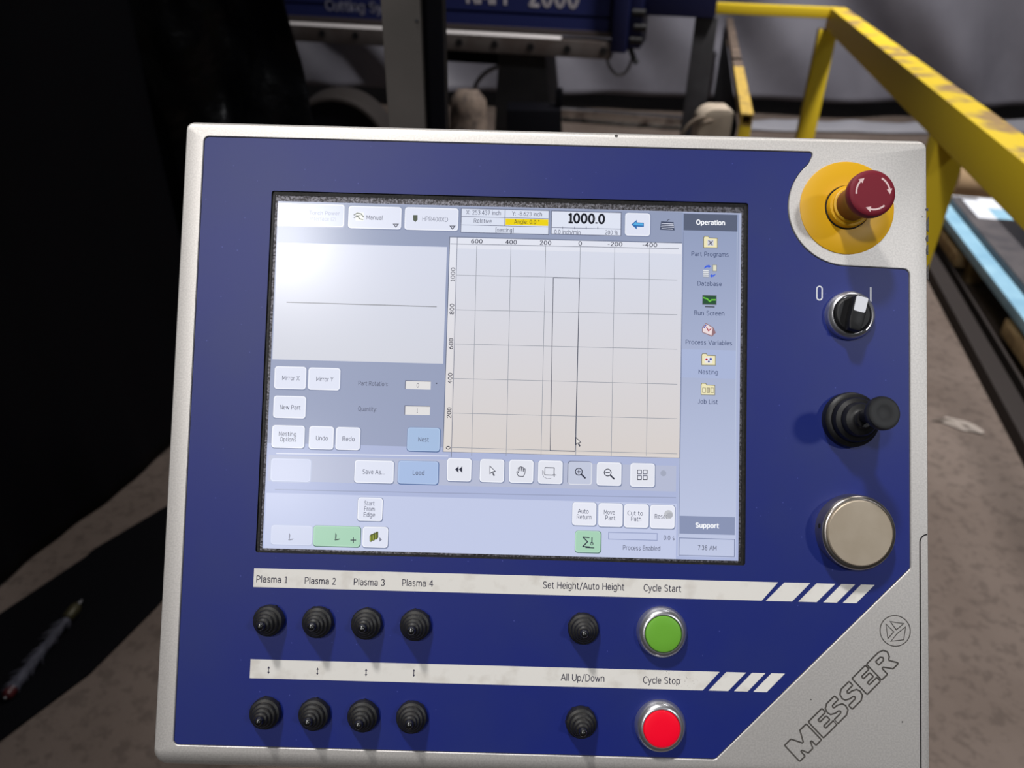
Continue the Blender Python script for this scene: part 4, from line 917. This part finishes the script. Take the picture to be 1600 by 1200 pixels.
# lettering on the beam: the lower halves of the maker's words show
M['letter'] = mat('letter_grey', (150, 150, 172), 0.5); M['letter_w'] = mat('letter_white', (206, 200, 206), 0.5)
def gantry_text(b, txt, px0, px1, py0, py1, cap_px, m):
    vs, fs = glyphs(txt, 1.9); x0, x1 = min(v[0] for v in vs), max(v[0] for v in vs)
    a, c = gp(px0, py0), gp(px1, py1); k = (c[0] - a[0]) / (x1 - x0); zk = (gp(px0, py0 - cap_px)[1] - a[1]) / _CAP
    b.add([(a[0] + (x - x0) * k, 0.0105, a[1] + y * zk) for x, y in vs], fs, m)
b = MB(); b.box(-1.3, xe, 0.03, 0.42, z_br, z_br + 0.62); 
zg = (gp(700, 15)[1] + gp(950, 30)[1]) / 2
b.box(-1.3, xe - 0.02, 0.012, 0.03, z_br, zg - 0.008); b.box(-1.3, xe - 0.02, 0.012, 0.03, zg + 0.008, z_br + 0.6)
gantry_text(b, 'Cutting Systems', 507.5, 650, 15.5, 25, 15, 1)
gantry_text(b, 'KMPI', 728, 791, 4, 6, 32, 2); gantry_text(b, '2000', 825, 904, 8, 11.5, 34, 2)
b.build('beam', [M['gantry_blue'], M['letter'], M['letter_w']], gan, recalc=False, smooth=0)
# grey column under the beam, its base block and stub
x0, x1 = gp(772, 120)[0], gp(858, 150)[0]
b = MB(); x0b, x1b = gp(776, 190)[0], gp(866, 190)[0]
b.add([(x0, 0.1, gz + 0.02), (x1 - 0.06, 0.1, gz + 0.02), (x1 - 0.06, 0.4, gz + 0.02), (x0, 0.4, gz + 0.02), (x0 - 0.04, 0.1, 0), (x1 + 0.06, 0.1, 0), (x1 + 0.06, 0.4, 0), (x0 - 0.04, 0.4, 0)],
      [(0, 1, 2, 3), (4, 7, 6, 5), (0, 4, 5, 1), (1, 5, 6, 2), (2, 6, 7, 3), (3, 7, 4, 0)])
b.build('support_column', M['mid_grey'], gan, bevel=0.004)
b = MB(); b.box(x0 - 0.36, x0, 0.12, 0.4, gp(730, 104)[1], gz + 0.02); b.build('drive_box', M['black_paint'], gan, bevel=0.004)
gtube('cable', [(776, 106), (758, 114), (744, 127), (737, 142), (735, 165), (735, 190)], 0.013, M['cable_grey'], 0.06)
xd0, xd1 = gp(1003, 10)[0], gp(1118, 20)[0]
b = MB(); zd = gp(1060, 27)[1]; b.box(xc1, xd1, 0.02, 0.25, zd, z_br + 0.6); b.build('rear_cabinet', M['gantry_blue_dark'], gan, bevel=0.005)
b = MB(); xl0, xl1 = gp(1074, 120)[0], gp(1112, 100)[0]; b.box(xl0, xl1, 0.04, 0.22, 0.0, zd); b.build('rear_leg', M['dark_grey'], gan, bevel=0.005)

# dark machine bed block with a stub in front of the column
p = aty(835, 188, 4.2); q0 = aty(792, 190, 4.2); q1 = aty(877, 190, 4.2); zt = aty(830, 172, 4.2).z
blk = thing('machine_bed', 'low black block with an upright stub in front of the grey column', 'machine part', ((q0.x + q1.x) / 2, 4.3, 0))
hw = (q1.x - q0.x) / 2
b = MB(); b.box(-hw, hw, -0.1, 0.1, 0, zt); b.build('block', M['black_paint'], blk, bevel=0.008)
b = MB(); b.box(hw - 0.03, hw + 0.005, -0.03, 0.03, zt, aty(873, 144, 4.2).z); b.build('stub', M['black_paint'], blk, bevel=0.004)

# dirty sack left of the column
for (px0, px1, pt, pb, lab) in ((696, 764, 146, 200, 'dirty beige sack slumped on the floor behind the thin grey cable'),):
    yb_ = 4.15; a, c = aty(px0, 190, yb_), aty(px1, 190, yb_); t = aty(px0, pt, yb_)
    b = MB(); W2 = (c.x - a.x) / 2; n = 24; prof = []
    vs = []; rows = 14
    for j in range(rows + 1):
        z = t.z * j / rows; f = 1.12 - 0.4 * (j / rows) ** 2 - (0.22 if j == rows else 0)
        for i in range(n):
            an = 2 * PI * i / n; rr = W2 * f * (1 + 0.2 * noise.noise(Vector((math.cos(an) * 2, math.sin(an) * 2, z * 9 + px0))))
            vs.append((rr * math.cos(an), rr * 0.8 * math.sin(an), z))
    b.add(vs, [(j * n + i, j * n + (i + 1) % n, (j + 1) * n + (i + 1) % n, (j + 1) * n + i) for j in range(rows) for i in range(n)] + [tuple(reversed(range(n))), tuple(rows * n + i for i in range(n))])
    tag(b.build('sack', M['dirty_beige'], None, ((a.x + c.x) / 2, yb_ + 0.1, 0), smooth=180), lab, 'sack')

M['drum_rim'] = mat('drum_rim_paint', (46, 41, 39), 0.6)
# big dark drum lying on its side, left of the post
yd = 4.4; c = aty(560, 235, yd); R0 = abs(aty(560, 150, yd).z - c.z); zc = R0
dr = thing('steel_drum', 'large dark round drum with a paler rim lying left of the grey post', 'drum', (c.x - 0.12, yd, 0))
R0 = aty(540, 151, yd).z / 2; R1 = R0 * 0.93
b = MB(); b.lathe([(R0 * 0.97, -0.3), (R0, -0.27), (R0, 0.0), (R0 * 0.985, 0.02), (R1, 0.02)], seg=72, top=False)
o = b.build('rim', M['drum_rim'], dr, (0, 0, R0), (PI / 2, 0, 0))
b = MB(); b.lathe([(R1, 0.0), (R1 * 0.96, -0.03), (0.25 * R1, -0.05), (0.22 * R1, 0.03), (0.01, 0.03)], seg=72); b.build('end_disc', M['black_paint'], dr, (0, 0, R0), (PI / 2, 0, 0))

# steel bar on the floor in front of the tarpaulin
a, c = atz(872, 178, 0.05), atz(1072, 193, 0.05)
d = Vector((c.x - a.x, c.y - a.y)); Lb = d.length
sb = MB(); sb.box(-Lb / 2 - 0.2, Lb / 2, -0.07, 0.07, 0, 0.012); sb.box(-Lb / 2 - 0.2, Lb / 2, -0.012, 0.012, 0.012, 0.075); sb.box(-Lb / 2 - 0.2, Lb / 2, -0.045, 0.045, 0.075, 0.10)
tag(sb.build('steel_rail', M['steel'], None, ((a.x + c.x) / 2, (a.y + c.y) / 2, 0), (0, 0, math.atan2(d.y, d.x)), bevel=0.003), 'bright steel floor rail in front of the tarpaulin, under the gantry end', 'rail')

# beige hose bundle beside the barrier
yh = 3.05; a, c = aty(1092, 203, yh), aty(1145, 203, yh); zt = aty(1118, 172, yh).z; W2 = (c.x - a.x) / 2
hs = thing('motor_housing', 'beige rounded casing with curved ridges standing left of the mesh barrier', 'casing', ((a.x + c.x) / 2, yh + 0.16, 0))
b = MB(); pr = fillet([(-W2, 0), (W2, 0), (W2, zt), (-W2, zt)], [0.0, 0.0, W2 * 0.35, W2 * 0.9], 8)
b.add([(x, -0.14, z) for x, z in pr] + [(x, -0.02, z) for x, z in pr], [tuple(range(len(pr))), tuple(reversed(range(len(pr), 2 * len(pr))))] + [(i, len(pr) + i, len(pr) + (i + 1) % len(pr), (i + 1) % len(pr)) for i in range(len(pr))])
b.build('casing', M['beige'], hs, bevel=0.012)
M['beige_dark'] = mat('beige_ridge_dark', (128, 114, 100), 0.8)  # darker beige for the casing ridges
for dx, r in ((0.0, 0.9), (-0.035, 1.0)):
    b = MB(); b.tube([(W2 - 0.0 - 0.09 * r + dx * 0.6 + 0.09 * r * math.cos(t) * -1 + 0.0, -0.146, zt - 0.16 + 0.13 * r * math.sin(t)) for t in [k * PI / 2 / 10 for k in range(11)]] , 0.007, seg=8)
    b.build('ridge', M['beige_dark'], hs, smooth=60)

# pale tarpaulin hem lying on the floor at the back right
def hem(px0, px1, py, z, dep, seed, lab):
    a, c = atz(px0, py, 0.0), atz(px1, py + 0.02 * (px1 - px0), 0.0); d = Vector((c.x - a.x, c.y - a.y)); Lh = d.length; n = 60; m = 14
    b = MB(); vs = []
    for j in range(m + 1):
        for i in range(n + 1):
            u = Lh * i / n; v = (j / m - 0.5) * dep
            vs.append((u - Lh / 2, v + 0.03 * noise.noise(Vector((u * 3, 1.7, seed))), 0.008 + z * (math.cos(v / dep * PI) ** 0.8 if abs(v) < dep / 2 - 1e-6 else 0) * (0.75 + 0.5 * noise.noise(Vector((u * 4, v * 6, seed))))))
    b.add(vs, [(j * (n + 1) + i, j * (n + 1) + i + 1, (j + 1) * (n + 1) + i + 1, (j + 1) * (n + 1) + i) for j in range(m) for i in range(n)])
    o = b.build('plastic_sheet', M['tarp_hem'], None, ((a.x + c.x) / 2, (a.y + c.y) / 2, 0), (0, 0, math.atan2(d.y, d.x)), smooth=180)
    md = o.modifiers.new('thickness', 'SOLIDIFY'); md.thickness = 0.004; md.offset = 1
    return tag(o, lab, 'plastic sheet')
hem(1165, 1500, 200, 0.07, 0.22, 2, 'pale crumpled plastic along the floor at the foot of the tarpaulin, behind the yellow post')
hem(1560, 1760, 204, 0.10, 0.3, 6, 'pale crumpled plastic on the floor beyond the yellow rail, far right')

# ------------------------------------------------------------------ right side: pallet with stacked sheets
pa = atz(1490, 404, 0.06); pb_ = atz(1600, 536, 0.06)
pdx = E1
P0 = Vector((pa.x, pa.y)); 
# local frame of the pallet: y runs away along E1, x to the right; origin at the near-left bottom corner
PN = P0 - E1 * 2.1
rzp = -math.atan2(E1.x, E1.y)
PLEN, PWID = 2.75, 1.1
pal = thing('pallet', 'long wooden pallet under the stacked sheets on the right', 'pallet', (PN.x, PN.y, 0), rzp)
for y in (0.1, 0.62, 1.18, 1.72, 2.2, 2.62):
    b = MB(); b.box(0, PWID, y - 0.06, y + 0.06, 0.125, 0.145); b.build('deck_board', M['wood_dark'], pal, bevel=0.002)
for (ya, yb2) in ((2.0, 2.62), (0.55, 1.3)):
    b = MB(); b.box(-0.02, 0.03, ya, yb2, 0.055, 0.124); b.build('side_board', M['wood'], pal, bevel=0.003)
for y in (0.5, 1.35, 1.98, 2.66):
    for x in (0.0, 0.5, 1.0):
        b = MB(); b.box(x + 0.035, x + 0.10, y - 0.04, y + 0.04, 0.0, 0.124); b.build('block', M['wood_dark'] if y != 1.98 else M['wood'], pal, bevel=0.003)
def sheet(name, x0, x1, y0, y1, z0, z1, m, lab, cat, parts=(), rz=0.0, group=None):
    cx_, cy_ = (x0 + x1) / 2, (y0 + y1) / 2
    P = PN + E2 * cx_ + E1 * cy_
    t = thing(name, lab, cat, (P.x, P.y, z0), rzp + rz, group)
    w, l = (x1 - x0) / 2, (y1 - y0) / 2
    b = MB(); b.box(-w, w, -l, l, 0, z1 - z0); b.build('panel', m, t, bevel=0.004)
    for nm, (u0, u1, v0, v1), mm, th in parts:
        b = MB(); b.box(-w + u0 * 2 * w, -w + u1 * 2 * w, -l + v0 * 2 * l, -l + v1 * 2 * l, z1 - z0, z1 - z0 + th); b.build(nm, mm, t)
    return t
sheet('foam_panel', -0.02, 1.08, 0.1, 2.72, 0.146, 0.19, M['cyan_wrap'], 'pale blue wrapped panel at the bottom of the stack on the pallet', 'panel', [('white_flap', (0.1, 0.62, 0.93, 1.0), M['paper'], 0.003)])
sheet('grey_plank', 0.055, 0.19, 0.1, 2.6, 0.1945, 0.225, M['slate'], 'long grey plank lying on the pale blue panel', 'plank', [('paper_label', (0.35, 1.0, 0.86, 0.98), M['paper'], 0.002)])
sheet('black_sheet', 0.20, 0.50, 0.1, 2.3, 0.1945, 0.2155, M['black_sheet'], 'flat black sheet lying beside the grey plank', 'sheet')
sheet('wrapped_panel', 0.36, 1.06, 0.1, 2.4, 0.216, 0.30, M['black_sheet'], 'dark edged panel topped with pale blue film and white papers', 'panel',
      [('film', (0.05, 1.0, 0.0, 1.0), M['cyan_wrap'], 0.004), ('paper_label', (0.22, 0.95, 0.70, 0.86), M['paper'], 0.006), ('paper_label', (0.35, 0.95, 0.42, 0.64), M['paper'], 0.006), ('paper_label', (0.3, 0.8, 0.9, 0.98), M['paper'], 0.006)])
M['channel_shaded'] = mat('channel_brown_and_shade', (46, 41, 40), 0.7, 0, 0.2)
# channel on the floor along the pallet, shade there put into its brown
a, c = atz(1455, 395, 0), atz(1600, 648, 0); d = Vector((c.x - a.x, c.y - a.y)).normalized()
b = MB(); Lc = 5.2; b.box(0, 0.12, -Lc / 2, Lc / 2, 0, 0.012); b.box(0, 0.012, -Lc / 2, Lc / 2, 0.012, 0.05); b.box(0.108, 0.12, -Lc / 2, Lc / 2, 0.012, 0.05)
mid_ = (Vector((a.x, a.y)) + Vector((c.x, c.y))) / 2
tag(b.build('floor_channel', M['channel_shaded'], None, (mid_.x + 0.03, mid_.y, 0), (0, 0, -math.atan2(d.x, d.y))), 'steel channel with shade painted in, on the floor along the left side of the pallet', 'channel')
# cardboard roll behind the stack
p = atz(1536, 300, 0.0)
b = MB(); b.tube([(-0.2, 0, 0.14), (0.22, -0.03, 0.12)], 0.14, seg=28)
P = PN + E2 * 0.42 + E1 * 3.35
tag(b.build('cardboard_roll', M['cardboard'], None, (P.x, P.y, 0), (0, 0, 0.1), smooth=40), 'tan cardboard roll on the floor behind the stacked sheets', 'roll')
# scrap of paper on the floor
p = atz(1497, 666, 0)
b = MB(); n = 14; vs = []; rng = random.Random(3)
out = [(-0.085, 0.028), (-0.05, 0.034), (-0.02, 0.05), (0.03, 0.03), (0.06, 0.005), (0.075, -0.035), (0.055, -0.05), (0.03, -0.035), (0.0, -0.03), (-0.03, 0.0), (-0.055, 0.02)]
k = len(out)
vs = [(x, y, 0.003 + 0.006 * abs(noise.noise(Vector((x * 60, y * 60, 1))))) for x, y in out] + [(x * 0.55, y * 0.55 + 0.003, 0.016 + 0.016 * noise.noise(Vector((x * 40, y * 40, 4)))) for x, y in out] + [(0.0, 0.004, 0.02)]
b.add(vs, [(i, (i + 1) % k, k + (i + 1) % k, k + i) for i in range(k)] + [(k + i, k + (i + 1) % k, 2 * k) for i in range(k)] + [tuple(reversed(range(k)))])
tag(b.build('paper_scrap', M['scrap'], None, (p.x, p.y, 0), smooth=0), 'small crumpled pale paper scrap on the floor right of the console', 'scrap')

# ------------------------------------------------------------------ left side: black curtain, black sheet, dark strip and rod
ca, cb = atz(-260, 1122, 0), atz(262, 712, 0)
A2, B2 = Vector((ca.x, ca.y)), Vector((cb.x, cb.y)); dd = (B2 - A2).normalized(); B3 = B2 + dd * 0.25
Lc = (B3 - A2).length
cur = cloth('welding_curtain', M['black_cloth'], A2, B3, lambda u: 0.008 + 0.006 * math.sin(u * 9), 2.5, 0.05, 2.4, 140, 60, 11, 0.003)
tag(cur, 'matte black welding curtain hanging left of the console down to the floor', 'curtain')
ys = 2.35
pL, pR = aty(255, 95, ys), aty(468, 95, ys)
def flare(s, z): return 0.06 * math.sin(s * 9 + z * 2) * (1.2 - 0.4 * z)
b = MB(); nx, nz = 110, 90; vs = []
for j in range(nz + 1):
    z = 0.03 + 2.37 * j / nz
    xr_ = aty(482, 185, ys).x + (aty(440, 0, ys).x - aty(482, 185, ys).x) * (z - aty(482, 185, ys).z) / (aty(440, 0, ys).z - aty(482, 185, ys).z)
    xl_ = pL.x - 0.4
    for i in range(nx + 1):
        u = i / nx; x = xl_ + (xr_ - xl_) * u
        y = ys + 0.06 * noise.noise(Vector((x * 5, z * 1.3, 2))) + 0.03 * noise.noise(Vector((x * 11 + z * 3, z * 5, 8))) + 0.05 * math.sin(u * 7 + z * 1.3)
        cr = math.exp(-((x - aty(325, 30, ys).x) / 0.07) ** 2 - ((z - 1.36) / 0.14) ** 2)
        y += cr * 0.02 * noise.noise(Vector((x * 70, z * 45, 3)))
        vs.append((x, y, z))
b.add(vs, [(j * (nx + 1) + i, j * (nx + 1) + i + 1, (j + 1) * (nx + 1) + i + 1, (j + 1) * (nx + 1) + i) for j in range(nz) for i in range(nx)])
o = b.build('plastic_drape', M['black_film'], None, smooth=180, recalc=False); md = o.modifiers.new('thickness', 'SOLIDIFY'); md.thickness = 0.002; md.offset = 0
tag(o, 'shiny black plastic drape hanging behind the console top left corner', 'drape')
# black cloth on the floor, its near side painting in the shaded floor
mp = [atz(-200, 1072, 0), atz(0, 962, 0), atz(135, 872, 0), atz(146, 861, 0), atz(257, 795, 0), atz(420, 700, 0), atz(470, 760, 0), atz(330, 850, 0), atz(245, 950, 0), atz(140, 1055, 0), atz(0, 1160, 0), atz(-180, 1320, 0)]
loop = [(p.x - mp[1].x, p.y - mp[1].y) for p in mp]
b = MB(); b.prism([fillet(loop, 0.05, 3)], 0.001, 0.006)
tag(b.build('floor_mat', M['cloth_and_shade'], None, (mp[1].x, mp[1].y, 0)), 'black strip of cloth and painted floor shade under the frayed rod', 'mat')
# frayed rod
ra, rb_ = atz(9, 1089, 0.02), atz(128, 938, 0.02); d = Vector((rb_.x - ra.x, rb_.y - ra.y, 0)); RLn = d.length; d.normalize()
rod = thing('frayed_rod', 'frayed grey rod with brass head and red end cap on the black cloth strip', 'rod', (ra.x, ra.y, 0.0065), math.atan2(d.y, d.x))
b = MB(); n = 18; b.tube([(RLn * (0.07 + 0.73 * k / n), 0.0012 * math.sin(k * 2.1), 0.013) for k in range(n + 1)], 0.011, seg=12, taper=[1.15 - 0.3 * k / n + 0.05 * math.sin(k * 2.7) for k in range(n + 1)])
rr = random.Random(5)
for k in range(110):
    x = RLn * rr.uniform(0.07, 0.78); an = rr.uniform(0.1, PI - 0.1); ln = rr.uniform(0.006, 0.018)
    y, z = 0.011 * math.cos(an), 0.013 + 0.010 * math.sin(an)
    b.tube([(x, y, z), (x - ln * 1.3, y + math.cos(an) * ln, z + math.sin(an) * ln * 0.5)], 0.0012, seg=5, taper=[1, 0.2])
b.build('fibre_body', M['frayed'], rod)
b = MB(); b.tube([(RLn * t, 0, 0.0145) for t in (0.78, 0.80, 0.90, 0.94)], 0.0135, seg=16, taper=[0.8, 1.05, 1.05, 0.7]); b.build('brass_head', M['brass'], rod)
b = MB(); b.tube([(RLn * t, 0, 0.0145) for t in (0.93, 0.97, 1.0)], 0.004, seg=10, taper=[1, 1, 0.6]); b.build('tip', M['chrome'], rod)
b = MB(); b.tube([(RLn * t, 0, 0.013) for t in (0.0, 0.015, 0.08)], 0.0125, seg=14, taper=[0.6, 1, 1]); b.build('end_cap', M['dark_red'], rod)
b = MB(); b.tube([(-0.004, 0, 0.013), (0.004, 0, 0.013)], 0.003, seg=8); b.build('end_pin', M['chrome'], rod)
